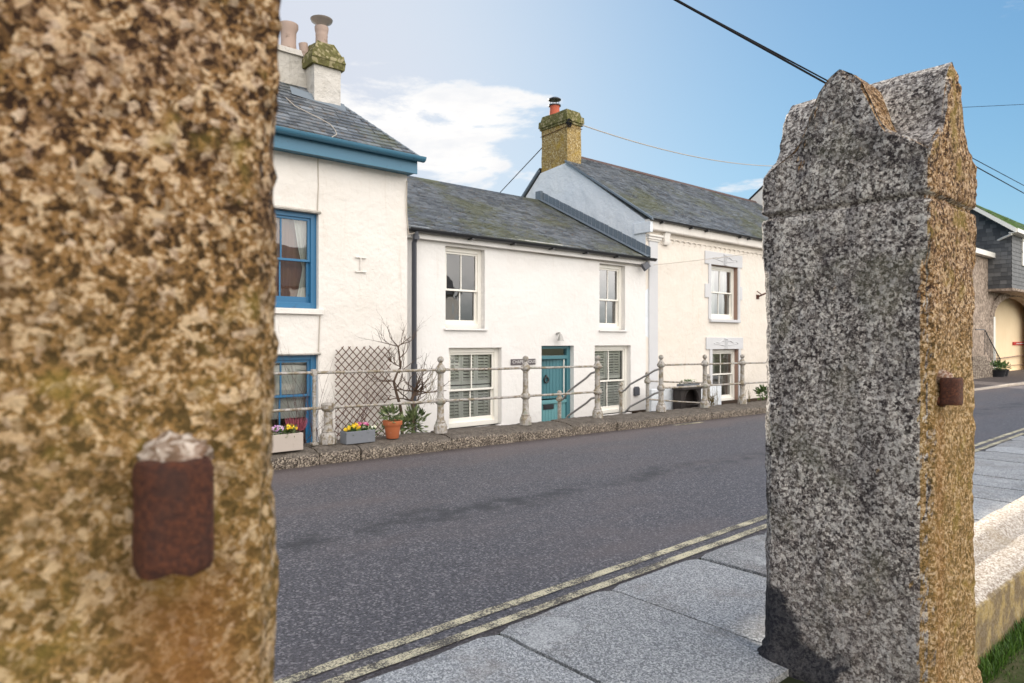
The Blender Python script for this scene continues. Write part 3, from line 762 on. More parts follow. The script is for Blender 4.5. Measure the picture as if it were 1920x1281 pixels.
# ================================================================= WHITE COTTAGE IN THE MIDDLE
F = 9.6; XL, XR = 5.935, 12.26; FZ = -.75
mc = empty('cottage', (9.1, F, FZ), 'low white cottage with teal door and black gutter between two taller houses', 'house')
def hole(xl, xr, yt, yb, Y=F, xref=None):
    xref = xref or xl; return (XA(xl, Y), XA(xr, Y), ZA(xref, yb, Y), ZA(xref, yt, Y))
hUL = hole(835, 909, 461, 616); hUR = hole(1124, 1172, 494, 619); hLL = hole(841.5, 940.5, 653, 806); hLR = hole(1115, 1182.5, 648.5, 780)
hD = (XA(1015.3, F), XA(1076, F), FZ+.08, ZA(1015.3, 649, F))
b = MB(); wall_face(b, XL, XR, -1.0, 3.42, F, [hUL, hUR, hLL, hLR, hD], .22)
b.build('wall', 'plaster_white', mc, smooth=True, angle=30)
shell(mc, XL+.02, XR-.02, F, 2.2, -1, 3.4)
b = MB(); slates(b, 9.44, 3.325, 12.98, 5.15, lambda s: XL+.01, lambda s: XR-.02, .10, .2, 3)
rf = b.build('roof', 'slate_mossy', mc)
b = MB(); b.quad((XL,12.98,5.12),(XR,12.98,5.12),(XR,16.2,3.4),(XL,16.2,3.4)); b.build('rear_slope', 'slate_plain', rf)
b = MB(); b.extrude_x([(12.86,5.10),(12.98,5.19),(13.10,5.10)], XL+.02, XR-.02); b.build('ridge_tiles', 'slate_mossy', rf)
b = MB(); b.extrude_x([(9.50,3.20),(9.58,3.20),(9.58,3.36),(9.50,3.36)], XL+.02, XR-.03); b.build('fascia', 'plaster_white', mc)
# gutter with brackets and downpipe
b = MB(); half_gutter(b, XL+.02, XR+.12, 9.43, 3.345, .062)
gt = b.build('gutter', 'paint_black', mc, smooth=True, angle=35)
for x in (882, 961, 1033, 1097, 1155):
    xx = XA(x, 9.45); MB().box(xx-.02, xx+.02, 9.365, 9.5, 3.265, 3.29).build('bracket', 'paint_black', gt)
b = MB(); px_ = XA(776.5, 9.50)
b.tube([(px_,9.44,3.30),(px_,9.44,3.2),(px_,9.50,3.12),(px_,9.50,-.7)], .042, 14)
b.lathe([(.055,-.06),(.055,.0)], (px_,9.44,3.22), 14); b.lathe([(.052,-.05),(.052,.03)], (px_,9.50,1.1), 14)
b.build('downpipe', 'plastic_grey', mc, smooth=True, angle=35)
sash_window(mc, *hUL, F, ZA(838, 543, F+.1), label='upper left sash window, dark glass')
sash_window(mc, *hUR, F, ZA(1126, 562, F+.1), label='upper right sash window reflecting bright sky', glass='glass_bright')
wl = sash_window(mc, *hLL, F, ZA(845, 733, F+.1), label='wide lower sash window with shutters behind', fw=.085)
wr = sash_window(mc, *hLR, F, ZA(1118, 716, F+.1), label='lower right sash window with shutters behind')
for h in (hUL, hUR, hLL, hLR):
    MB().box(h[0]-.03, h[1]+.04, F-.045, F+.12, h[2]-.035, h[2]).build('sill', 'plaster_white', mc, bev=.006)
for h in (hUL,):  # roller blind half seen upstairs
    MB().quad((h[0],F+.55,h[2]),(h[1],F+.55,h[2]),(h[1],F+.55,h[3]),(h[0],F+.55,h[3])) 
def shutters(win, h, n, mid_z):
    x0, x1, z0, z1 = h[0]+.09, h[1]-.09, h[2]+.09, h[3]-.09; w_ = (x1-x0)/n
    for k in range(n):
        for (za, zb) in ((z0, mid_z-.01), (mid_z+.01, z1)):
            b = MB(); a, c_ = x0+k*w_+.004, x0+(k+1)*w_-.004; y = F+.215
            b.box(a, a+.045, y, y+.028, za, zb); b.box(c_-.045, c_, y, y+.028, za, zb); b.box(a+.045, c_-.045, y+.001, y+.027, za, za+.07); b.box(a+.045, c_-.045, y+.001, y+.027, zb-.05, zb)
            z = za+.095
            while z < zb-.07:
                m_ = Matrix.Translation((0, y+.014, z)) @ Matrix.Rotation(R(30), 4, 'X')
                b.box(a+.046, c_-.046, -.033, .033, -.004, .004, m_); z += .056
            b.box((a+c_)/2-.006, (a+c_)/2+.006, y-.028, y-.018, za+.09, zb-.07)
            b.build('shutter', 'slat_paint', win)
shutters(wl, hLL, 3, ZA(845, 725, F+.1)); shutters(wr, hLR, 2, ZA(1118, 713, F+.1))
# stable door
x0, x1, z0, z1 = hD; yd = F+.10
df = MB(); df.box(x0+.002, x0+.06, yd, yd+.1, z0, z1-.002); df.box(x1-.10, x1-.002, yd, yd+.1, z0, z1-.002)
df.box(x0+.06, x1-.10, yd+.001, yd+.099, z1-.06, z1-.002); zt = ZA(1018, 671, yd)
df.box(x0+.06, x1-.10, yd-.01, yd+.095, zt-.035, zt+.035)
dfo = df.build('door_frame', 'paint_teal', mc, bev=.004)
b = MB(); b.quad((x0+.06,yd+.05,zt+.03),(x1-.1,yd+.05,zt+.03),(x1-.1,yd+.05,z1-.06),(x0+.06,yd+.05,z1-.06)); b.build('transom_pane', 'glass_bright', dfo)
zsp = ZA(1018, 751, yd)
def leaf_mb(w_, za, zb, rail):
    b = MB(); n = 9
    for k in range(n): b.box(k*w_/n+.003, (k+1)*w_/n-.003, -.02, .02, za, zb)
    b.box(0, w_, -.012, .018, za, zb)
    if rail: b.box(-.004, w_+.004, -.045, -.018, zb-.07, zb-.01)
    return b
wd = x1-.10-(x0+.06)-.01
dl = MB(); dl = leaf_mb(wd, 0, zsp-z0-.01, True).build('lower_leaf', 'paint_teal_light', mc, bev=.003, local=True); dl.location = Vector((x0+.065, yd+.05, z0)) - org(mc); dl['label'] = 'lower half of the stable door, paler teal with letter slot'
b = MB(); b.box(.10, .38, -.034, -.021, zsp-z0-.19, zsp-z0-.095); b.box(.13, .35, -.040, -.034, zsp-z0-.165, zsp-z0-.12); b.build('letter_slot', 'paint_black', dl, local=True)
# upper half hinged on the right and open a few degrees inwards
du = MB(); n = 9; H = zt-.04-zsp-.01
for k in range(n): du.box(-wd+k*wd/n+.003, -wd+(k+1)*wd/n-.003, -.02, .02, 0, H)
du.box(-wd, 0, -.012, .018, 0, H)
du = du.build('upper_leaf', 'paint_teal', mc, bev=.003, local=True); du.location = Vector((x1-.105, yd+.05, zsp+.01)) - org(mc); du.rotation_euler = (0, 0, R(-7))
b = MB(); kx = XA(1029, yd)-(x1-.105); kz = ZA(1029, 712, yd)-zsp
b.tube([(kx+.050*math.cos(a_*math.pi/12), -.045, kz-.02+.055*math.sin(a_*math.pi/12)) for a_ in range(25)], .016, 8, cap=False); b.ball((kx,-.035,kz+.055), .025, 10, 6)
b.build('knocker', 'paint_black', du, smooth=True, local=True)
b = MB(); b.box(x1-.19, x1-.175, yd-.004, yd+.012, zsp+.05, zt-.05); b.build('highlight_strip', 'paint_white', dfo)  # white strip paints in the highlight along the door's hinge side
# plaque, lamp, vent, floodlight, cables on the front
px0, px1 = XA(957, F), XA(1002.8, F); pz0, pz1 = ZA(957, 685.3, F), ZA(957, 674.2, F)
pq = MB().box(px0, px1, F-.022, F-.005, pz0, pz1).build('name_plaque', 'slate_plaque', mc, bev=.003)
tc = bpy.data.curves.new('lettering', 'FONT'); tc.body = '1 CHAPEL HOUSE'; tc.size = .085; tc.align_x = 'CENTER'; tc.align_y = 'CENTER'; tc.extrude = .001; tc.space_character = 1.05
tmp = bpy.data.objects.new('text', tc); col.objects.link(tmp); bpy.context.view_layer.update()
tm = bpy.data.meshes.new_from_object(tmp.evaluated_get(bpy.context.evaluated_depsgraph_get())); bpy.data.objects.remove(tmp)
to = bpy.data.objects.new('lettering', tm); col.objects.link(to); to.parent = pq
to.rotation_euler = (R(90), 0, 0); to.location = Vector(((px0+px1)/2, F-.0245, (pz0+pz1)/2)) - org(pq); tm.materials.clear(); tm.materials.append(MATS['letter_paint'])
lp = PY(1051, 634, F-.1)
b = MB(); b.lathe([(.018,.075),(.026,.06),(.040,.02),(.062,-.045),(.066,-.06),(.058,-.06)], (lp.x,lp.y,lp.z), 18); b.tube([(lp.x,lp.y,lp.z+.06),(lp.x,lp.y+.02,lp.z+.105),(lp.x,F,lp.z+.095)], .010, 8); b.lathe([(.035,0),(.035,.02)], (lp.x,F-.02,lp.z+.07), 12)
lo = b.build('wall_lamp', 'lamp_metal', mc, smooth=True)
vx, vz = XA(1192, F), ZA(1192, 733.5, F); pts = [(vx-.085,vz-.10),(vx+.085,vz-.10),(vx+.085,vz+.05),(vx+.05,vz+.095),(vx-.05,vz+.095),(vx-.085,vz+.05)]
MB().extrude_y(pts, F-.05, F+.01).build('vent_cover', 'plastic_grey', mc, bev=.006)
fl = PY(1211, 500, 9.42)
b = MB(); b.box(-.10,.10,-.035,.035,-.07,.07, Matrix.Translation(fl) @ Matrix.Rotation(R(-32),4,'Y') @ Matrix.Rotation(R(-18),4,'X')); b.tube([fl+Vector((-.02,.03,.02)), (fl.x-.06, 9.6, fl.z+.10)], .014, 6)
b.build('floodlight', 'plastic_grey', mc, bev=.006)
def facade_cable(parent, pix, Y, r=.006, m='cable_pale', name='cable'):
    pts = []
    for (xa_, ya_), (xb_, yb_) in zip(pix, pix[1:]):
        for k in range(6): t = k/6; p = PY(xa_+(xb_-xa_)*t, ya_+(yb_-ya_)*t, Y); p.z += .010*nz(p, 2.5); pts.append(p)
    pts.append(PY(*pix[-1], Y)); b = MB(); b.tube(pts, r, 6); return b.build(name, m, parent, smooth=True)
facade_cable(mc, [(776, 437), (850, 447), (930, 464), (1040, 480), (1100, 487), (1205, 501)], F-.015)
facade_cable(mc, [(763, 340), (762, 395), (766, 440), (778, 437)], 9.43, .009)
# lead flashing up the tall gable and a strip of render above
b = MB(); dy, dz = 12.98-9.44, 5.15-3.325
def rp(t, h): return (XR-.03, 9.44+dy*t, 3.345+dz*t+h)
N_ = 26
for k in range(N_):
    t0, t1 = k/N_, (k+1)/N_; h_ = .25-.004*(k%3)
    b.quad(rp(t0,-.02), rp(t1-.002,-.02), rp(t1-.002,h_), rp(t0,h_))
    b.quad((XR-.15,*rp(t0,.030)[1:]), (XR-.15,*rp(t1,.030)[1:]), rp(t1,.05), rp(t0,.05))
b.build('flashing', 'lead', mc)
MB().box(XR-.10, XR-.012, 12.93, 13.12, 5.15, 5.42).build('flashing_end', 'lead', mc)

# ================================================================= TALLER HOUSE TO THE RIGHT
rh = empty('house', (17, F, -.2), 'taller house with cream rendered front, pale gable and moss streaked slate roof', 'house')
XE = 22.2
g1 = hole(1332, 1382.6, 496, 599); g2 = hole(1334.3, 1384, 655.6, 756)
more = [(g1[0]+4.2, g1[1]+4.2, g1[2], g1[3]), (g2[0]+4.2, g2[1]+4.2, g2[2], g2[3])]
b = MB(); wall_face(b, XR, XE, -1.0, 4.2, F, [g1, g2]+more, .22); b.build('wall', 'plaster_pebble', rh, smooth=True, angle=30)
shell(rh, XR+.03, XE-.02, F, 2.5, -1, 4.1, 'interior_pale')
b = MB(); pr_ = [(F+.001,-1),(F+.001,4.22),(12.08,5.99),(13.02,5.90),(15.0,4.1),(15.0,-1)]
b.extrude_x(pr_, XR-.012, XR+.25); b.build('gable_wall', 'plaster_blueish', rh)
b = MB(); slates(b, 9.42, 4.235, 12.62, 6.42, lambda s: XR-.07 if s < 3.13 else 12.72, lambda s: XE, .105, .21, 9)
rr_ = b.build('roof', 'slate_mossy', rh)
MB().quad((12.7,12.62,6.40),(XE,12.62,6.40),(XE,15.2,4.0),(12.7,15.2,4.0)).quad((XR-.07,13.0,6.03),(12.7,13.0,6.03),(12.7,15.2,4.0),(XR-.07,15.2,4.0)).build('rear_slope', 'slate_plain', rr_)
b = MB()
for k in range(22): b.extrude_x([(12.49,6.355),(12.56,6.44),(12.62,6.462),(12.68,6.44),(12.75,6.355)], 12.8+k*.43, 12.8+k*.43+.422)
b.build('ridge_tiles', 'red_ridge', rr_, smooth=True, angle=30)
b = MB(); b.extrude_x([(9.36,4.19),(12.06,5.985),(12.06,6.045),(9.36,4.235)], XR-.085, XR-.02); b.extrude_x([(13.04,5.93),(15.2,4.0),(15.2,4.06),(13.04,5.99)], XR-.085, XR-.02); b.build('verge', 'lead', rr_)
b = MB(); half_gutter(b, XR-.05, XE, 9.40, 4.235, .045); gt = b.build('gutter', 'paint_black', rh, smooth=True, angle=35)
for k in range(10):
    xx = 12.6+k*1.0+.3*math.sin(k*9); MB().box(xx-.02, xx+.02, 9.35, 9.5, 4.15, 4.185).build('bracket', 'paint_black', gt)
b = MB(); b.extrude_x([(9.46,4.02),(9.475,4.00),(9.60,4.00),(9.60,4.225),(9.46,4.225)], XR-.03, XE); b.build('cornice', 'plaster_cream', rh)
b = MB(); b.box(XR-.06, XR+.03, 9.42, 9.9, 3.93, 4.17); b.build('kneeler', 'plaster_blueish', rh, bev=.01)
# corner pilaster, capital, bracket, guilloche band
pa, pb = XA(1215.5, F), XA(1231.5, F)
MB().box(pa, pb, F-.035, F, -.9, 3.78).build('pilaster', 'plaster_grey', rh, bev=.004)
b = MB(); b.box(pa-.05, pb+.05, F-.055, F, 3.76, 3.80); b.box(pa-.07, pb+.09, F-.075, F, 3.802, 3.86); b.box(pa-.09, pb+.13, F-.10, F, 3.862, 3.91); b.build('capital', 'plaster_cream', rh, bev=.008)
bx_ = XA(1241, F); b = MB(); b.extrude_x([(F,3.72),(F-.06,3.72),(F-.10,3.80),(F-.07,3.88),(F-.11,3.99),(F,3.99)], bx_, bx_+.20); b.build('corbel', 'plaster_cream', rh, smooth=True, angle=50)
b = MB(); x = bx_+.35; z = 3.83
while x < XE-.3:
    pts = [(x+.11*math.cos(a_), F-.008, z+.05*math.sin(a_)) for a_ in [math.pi*(.95-k*.22) for k in range(7)]]
    b.tube(pts, [.008,.016,.020,.020,.018,.014,.006], 6); x += .22
b.build('scroll_band', 'plaster_pebble', rh, smooth=True)
def fancy_window(h, lug_mid, lint, lab, zmy):
    x0, x1, z0, z1 = h; lw = .10
    b = MB(); b.box(x0-.26, x1+.20, F-.030, F, z1+.0, lint); b.box(x0-lw, x0, F-.028, F, z0, z1-.002); b.box(x1, x1+lw, F-.028, F, z0, z1-.002)
    if lug_mid: b.box(x0-.26, x0-lw-.001, F-.029, F, lug_mid-.17, lug_mid+.17); b.box(x1+lw+.001, x1+.20, F-.029, F, lug_mid-.17, lug_mid+.17)
    b.build('surround', 'plaster_grey', rh, bev=.004)
    b = MB(); b.box(x0+.0012, x0+.006, F+.002, F+.10, z0, z1-.006); b.box(x1-.006, x1-.0012, F+.002, F+.10, z0, z1-.006); b.box(x0+.006, x1-.006, F+.002, F+.10, z1-.008, z1-.002); b.build('reveal', 'paint_brown', rh)
    # relief: fluted keystone between two pointed leaf scrolls
    cx = (x0+x1)/2; cz = (z1+lint)/2; b = MB()
    for d in (-.05,-.017,.017,.05): b.box(cx+d-.009, cx+d+.009, F-.048, F-.028, cz-.12, cz+.10)
    b.box(cx-.075, cx+.075, F-.052, F-.028, cz+.10, cz+.125); b.box(cx-.065, cx+.065, F-.052, F-.028, cz-.14, cz-.12)
    for s_ in (-1, 1):
        pts = [(cx+s_*(.10+.42*t), F-.034, cz+.055-.05*t+.02*math.sin(t*9)) for t in [k/8 for k in range(9)]]; b.tube(pts, [.014-.010*k/8 for k in range(9)], 6)
        pts = [(cx+s_*(.10+.42*t), F-.034, cz-.055+.045*t) for t in [k/8 for k in range(9)]]; b.tube(pts, [.012-.008*k/8 for k in range(9)], 6)
        b.ball((cx+s_*.54, F-.03, cz), .022, 8, 5)
    b.build('lintel_relief', 'plaster_grey', rh, smooth=True)
    MB().box(x0-.06, x1+.06, F-.07, F+.12, z0-.07, z0).build('sill', 'plaster_grey', rh, bev=.008)
    w_ = sash_window(rh, x0+.008, x1-.008, z0, z1-.01, F, zmy, label=lab, fw=.07, bw=.04, glass='glass_bright')
    return w_
w1 = fancy_window(g1, ZA(1332, 546, F), ZA(1319, 470, F), 'upper sash window of the cream house', ZA(1335, 548, F+.1))
w2 = fancy_window(g2, None, ZA(1322, 633, F), 'lower sash window of the cream house', ZA(1337, 703, F+.1))
w3 = fancy_window(more[0], ZA(1332, 546, F), ZA(1319, 470, F), 'further upper sash window of the cream house', ZA(1335, 548, F+.1))
w4 = fancy_window(more[1], None, ZA(1322, 633, F), 'further lower sash window of the cream house', ZA(1337, 703, F+.1))
def drape(win, x0, x1, z0, z1, y, m, name='curtain', amp=.02, waves=7, pinch=0):
    b = MB(); n, k = 48, 12
    for j in range(k+1):
        zz = z0+(z1-z0)*j/k
        for i in range(n+1):
            t = i/n; xr = x1-(x1-x0)*pinch*max(0, 1-abs(zz-(z0+(z1-z0)*.40))/((z1-z0)*.62)) if pinch > 0 else x1
            xl = x0+(x1-x0)*(-pinch)*max(0, 1-abs(zz-(z0+(z1-z0)*.40))/((z1-z0)*.62)) if pinch < 0 else x0
            b.v.append((xl+(xr-xl)*t, y+amp*math.sin(t*waves*6.28+.5*math.sin(j)), zz))
    for j in range(k):
        for i in range(n): a = j*(n+1)+i; b.f.append((a,a+1,a+n+2,a+n+1)); b.t.append(None)
    return b.build(name, m, win, smooth=True, angle=0)
for w_, g_ in ((w1, g1), (w3, more[0])):
    drape(w_, g_[0]+.05, g_[0]+(g_[1]-g_[0])*.52, g_[2], g_[3], F+.30, 'curtain_white', waves=4); drape(w_, g_[1]-.22, g_[1], g_[2], g_[3], F+.32, 'curtain_white', waves=3)
MB().quad((g2[0],F+.27,ZA(1337,703,F+.1)+.02),(g2[0]+.55,F+.27,ZA(1337,703,F+.1)+.02),(g2[0]+.55,F+.27,g2[3]),(g2[0],F+.27,g2[3])).build('blind', 'petal_cream' if False else 'curtain_white', w2)
# bracket arm on the wall with its rust streak
p = PY(1421, 552, F)
b = MB(); b.tube([(p.x-.02,F,p.z-.08),(p.x,F-.12,p.z-.03),(p.x+.22,F-.38,p.z+.12)], .022, 8); b.tube([(p.x,F-.12,p.z-.03),(p.x-.14,F-.05,p.z+.07)], .012, 6); b.box(p.x-.09,p.x+.05,F-.012,F,p.z-.14,p.z-.02)
b.build('wall_bracket', 'rust', rh, smooth=True)
# chimney of the right-hand house
cx0, cx1, cy0, cy1 = XR+.008, 12.77, 12.06, 13.0
b = MB(); 
def taper_box(b, x0, x1, y0, y1, z0, z1, e=.0, n=6, amp=.012, sd_=0):
    i0 = len(b.v); per = []
    for k in range(n): per.append((x0+(x1-x0)*k/n, y0))
    for k in range(n): per.append((x1, y0+(y1-y0)*k/n))
    for k in range(n): per.append((x1-(x1-x0)*k/n, y1))
    for k in range(n): per.append((x0, y1-(y1-y0)*k/n))
    mx, my = (x0+x1)/2, (y0+y1)/2; m = max(2, int((z1-z0)/.10)); P_ = len(per)
    for j in range(m+1):
        z = z0+(z1-z0)*j/m
        for x, y in per:
            d = amp*nz((x,y,z), 3.5, sd_)+amp*.5*nz((x,y,z), 11, sd_); l = math.hypot(x-mx, y-my)
            b.v.append((x+(x-mx)/l*(d-e*j/m), y+(y-my)/l*(d-e*j/m), z))
    for j in range(m):
        for k in range(P_): a = i0+j*P_+k; a2 = i0+j*P_+(k+1)%P_; b.f.append((a,a2,a2+P_,a+P_)); b.t.append(None)
    b.f.append(tuple(i0+m*P_+k for k in range(P_))); b.t.append(None); b.f.append(tuple(i0+k for k in range(P_-1,-1,-1))); b.t.append(None)
taper_box(b, cx0, cx1, cy0, cy1, 5.6, 7.02, .0, 6, .014, 1)
ck = b.build('chimney', 'ochre_chimney', rh, smooth=True, angle=40)
b = MB(); taper_box(b, cx0-.035, cx1+.035, cy0-.035, cy1+.035, 7.0, 7.07, 0, 6, .01, 2); taper_box(b, cx0-.06, cx1+.06, cy0-.06, cy1+.06, 7.06, 7.22, .01, 6, .012, 2); taper_box(b, cx0-.02, cx1+.02, cy0-.02, cy1+.02, 7.21, 7.36, .05, 6, .02, 3)
b.build('chimney_cap', 'mossy_chimney', ck, smooth=True, angle=40)
pc = (12.5, 12.75)
b = MB(); b.lathe([(.15,7.28),(.135,7.45),(.125,7.58),(.135,7.62),(.135,7.64)], (*pc,0), 18); pot = b.build('chimney_pot', 'red_pot', ck, smooth=True, angle=40)
b = MB(); b.lathe([(.165,7.64),(.165,7.665)], (*pc,0), 18); b.lathe([(.17,7.80),(.165,7.82),(.10,7.855),(.02,7.87)], (*pc,0), 20)
for k in range(4): a_ = k*math.pi/2+.4; b.tube([(pc[0]+.12*math.cos(a_),pc[1]+.12*math.sin(a_),7.66),(pc[0]+.12*math.cos(a_),pc[1]+.12*math.sin(a_),7.81)], .008, 5)
b.build('cowl', 'paint_black', pot, smooth=True, angle=40)
p = Vector((cx0-.03, cy0-.03, 6.98)); b = MB()
for k in range(4): b.tube([(p.x+.04+.09*math.cos(a_*.5236)*(1-.12*k), p.y-.03-.012*k, p.z+.11*math.sin(a_*.5236)*(1-.12*k)) for a_ in range(13)], .007, 5, cap=False)
b.box(p.x-.02, p.x+.14, p.y-.02, p.y+.03, p.z-.03, p.z+.03); b.build('cable_coil', 'cable', ck, smooth=True)
b = MB(); b.tube([(cx0-.02,cy1+.02,6.84),(cx0-.02,cy0-.02,6.90),(cx1+.02,cy0-.02,6.93),(cx1+.02,cy1,6.9)], .008, 5); b.build('strap', 'rust', ck)

# further house behind, its gable corner shows over the roof
nh = empty('house', (26, F, -.4), 'further cream house whose gable corner peeps over the slate roof', 'house')
b = MB(); wall_face(b, XE+.02, 31, -1, 5.0, F-.05, [(24.0,24.9,2.6,4.0),(27.4,28.3,2.6,4.0),(24.0,24.9,.2,1.7),(27.4,28.3,.2,1.7)], .2); b.build('wall', 'plaster_cream', nh)
MB().extrude_x([(F-.04,-1),(F-.04,5.0),(12.2,6.93),(15.0,4.9),(15.0,-1)], XE+.01, XE+.2).build('gable_wall', 'plaster_cream', nh)
MB().extrude_x([(F-.04,-1),(F-.04,5.0),(12.2,6.93),(15.0,4.9),(15.0,-1)], 30.9, 31.0).build('gable_wall', 'plaster_cream', nh)
b = MB(); slates(b, 9.35, 5.0, 12.2, 7.0, lambda s: XE-.03, lambda s: 31.05, .16, .3, 21); r_ = b.build('roof', 'slate_plain', nh)
MB().quad((XE-.03,12.2,7.0),(31.05,12.2,7.0),(31.05,15.2,4.8),(XE-.03,15.2,4.8)).build('rear_slope', 'slate_plain', r_)
shell(nh, XE+.3, 30.8, F, 2.3, -1, 4.9)
for x0 in (24.0, 27.4):
    for z0, z1 in ((2.6,4.0),(.2,1.7)): sash_window(nh, x0, x0+.9, z0, z1, F-.05, (z0+z1)/2)

# ================================================================= LEFT HOUSE
G = 9.45; 
lh = empty('house', (2, G, FZ), 'white house with blue eaves, blue sash windows and hipped slate roof', 'house')
def holeG(xl, xr, yt, yb, xref): return (XA(xl, G), XA(xr, G), ZA(xref, yb, G), ZA(xref, yt, G))
b1 = holeG(462, 597.4, 399.6, 580, 597.4); b2 = holeG(462, 597, 664, 664, 597); b2 = (b2[0], b2[1], -.25, b2[3])
ex = [(b1[0]-3.2, b1[1]-3.2, b1[2], b1[3]), (b2[0]-3.2, b2[1]-3.2, b2[2], b2[3])]
b = MB(); wall_face(b, -8, XL, -1.0, 4.22, G, [b1, b2]+ex, .22); b.quad((XL,G,-1),(XL,16,-1),(XL,16,4.3),(XL,G,4.3)); b.quad((-8,G,-1),(-8,16,-1),(-8,16,4.3),(-8,G,4.3)); b.quad((-8,16,-1),(XL,16,-1),(XL,16,4.3),(-8,16,4.3))
b.build('wall', 'plaster_cream', lh, smooth=True, angle=30)
shell(lh, -7.9, XL-.03, G, 2.4, -1, 4.2)
for h in [b1, b2]+ex:
    w_ = sash_window(lh, *h, G, h[2]+(h[3]-h[2])*.50 if h[2] > 0 else ZA(560, 742, G+.1), 'paint_blue', fw=.085, bw=.055, dep=.07, label='blue sash window with brown and white curtains' if h is b1 else ('lower blue sash window behind the railing' if h is b2 else None), botr=.10)
    MB().box(h[0]-.05, h[1]+.06, G-.05, G+.10, h[2]-.085, h[2]-.002).build('sill', 'plaster_cream', lh, bev=.008)
    if h[2] > 0:
        drape(w_, h[0]+.1, h[1]-.02, h[2]+.08, h[3]-.06, G+.30, 'curtain_brown', waves=9, amp=.018)
        drape(w_, h[1]-.30, h[1]-.02, h[2]+.08, h[3]-.06, G+.235, 'curtain_white', waves=4, amp=.016, pinch=-.55)
    else:
        zz = h[2]+(h[3]-h[2])*.40
        MB().quad((h[0]+.05,G+.24,zz),(h[1]-.05,G+.24,zz),(h[1]-.05,G+.24,h[3]),(h[0]+.05,G+.24,h[3])).build('blind', 'curtain_white', w_)
# old rough drip line over the windows
for h in (b1, b2):
    b = MB(); i0 = 0
    b.extrude_x([(G-.03,h[3]+.005),(G-.005,h[3]+.03),(G+.05,h[3]+.0),(G+.05,h[3]-.02),(G-.02,h[3]-.015)], h[0]-.03, h[1]+.03); b.build('drip_mould', 'plaster_old', lh)
Xc, Yc, Zc, k_ = 6.03, 9.17, 4.405, .957; S = 2.6; LL = math.hypot(S, S*k_)
b = MB(); slates(b, Yc, Zc, Yc+S, Zc+S*k_, lambda s: -8.3, lambda s: Xc-s*S/LL, .10, .2, 5)
lr = b.build('roof', 'slate_plain', lh)
b = MB(); b.poly([(Xc,Yc,Zc-.01),(Xc,15.6,Zc-.01),(Xc-S,15.6-S,Zc+S*k_-.01),(Xc-S,Yc+S,Zc+S*k_-.01)]); b.quad((-8.3,15.6,Zc),(Xc,15.6,Zc),(Xc-S,15.6-S,Zc+S*k_),(-8.3,15.6-S,Zc+S*k_)); b.quad((-8.3,Yc+S,Zc+S*k_),(Xc-S,Yc+S,Zc+S*k_),(Xc-S,15.6-S,Zc+S*k_),(-8.3,15.6-S,Zc+S*k_)); b.build('rear_slope', 'slate_plain', lr)
b = MB(); b.tube([(Xc,Yc,Zc+.01),(Xc-S,Yc+S,Zc+S*k_+.01)], .022, 8); b.build('hip', 'lead', lr)
b = MB(); half_gutter(b, -8.3, Xc+.03, 9.15, 4.425, .075); b.build('gutter', 'paint_blue_eaves', lh, smooth=True, angle=35)
b = MB(); b.box(-8.3, 5.985, 9.225, 9.25, 4.17, 4.42); b.box(-8.3, 5.985, 9.251, G+.02, 4.19, 4.215); b.box(5.96, 5.985, 9.251, 9.6, 4.19, 4.42); b.build('fascia', 'paint_blue_eaves', lh, bev=.004)
# stacks
b = MB(); x0, x1 = 10.0*.4603, 10.0*.504
taper_box(b, x0, x1, 10.0, 10.42, 4.9, 5.86, -.01, 5, .016, 4); s1 = b.build('chimney', 'plaster_old', lh, smooth=True, angle=40); s1['label'] = 'right chimney stack with mossy shoulders and steel cowl'
b = MB(); taper_box(b, x0-.055, x1+.055, 9.95, 10.47, 5.80, 5.90, -.015, 5, .02, 5); taper_box(b, x0-.07, x1+.07, 9.93, 10.49, 5.90, 6.02, .03, 5, .02, 5); taper_box(b, x0-.02, x1+.02, 9.98, 10.42, 6.02, 6.22, .12, 5, .025, 6)
b.build('chimney_cap', 'mossy_chimney', s1, smooth=True, angle=50)
pc = (PY(603, 60, 10.2).x, 10.2)
b = MB(); b.lathe([(.10,6.15),(.092,6.34),(.098,6.36),(.092,6.38),(.10,6.42),(.108,6.46),(.108,6.50)], (*pc,0), 18); po = b.build('chimney_pot', 'terracotta_pale', s1, smooth=True, angle=40)
b = MB(); b.lathe([(.075,6.50),(.08,6.53),(.16,6.585),(.175,6.62),(.165,6.625),(.14,6.60),(.02,6.57)], (*pc,0), 22); b.build('cowl', 'steel_dull', po, smooth=True, angle=60)
b = MB(); b.tube([(x0-.02,10.3,6.0),(x0-.05,10.3,6.2)], .07, 10); b.build('pot_stub', 'terracotta_pale', s1, smooth=True)
x0, x1 = 10.3*.36, 10.3*.4475
b = MB(); taper_box(b, x0, x1, 10.3, 10.8, 5.0, 6.0, .01, 6, .02, 7); s2 = b.build('chimney', 'plaster_old', lh, smooth=True, angle=40); s2['label'] = 'left chimney stack, pale stained render'
b = MB(); taper_box(b, x0-.04, x1+.03, 10.26, 10.84, 5.98, 6.07, .02, 6, .02, 8); b.build('chimney_cap', 'plaster_old', s2, smooth=True, angle=50)
pc = (PY(541, 60, 10.5).x, 10.5)
b = MB(); b.lathe([(.125,6.02),(.115,6.25),(.12,6.40),(.15,6.46),(.15,6.52),(.12,6.52)], (*pc,0), 18); b.build('chimney_pot', 'terracotta_pale', s2, smooth=True, angle=40)
MB().quad((4.25,10.02,5.26),(5.12,9.94,5.16),(5.12,10.03,5.30),(4.25,10.10,5.40)).build('flashing', 'lead', s1)
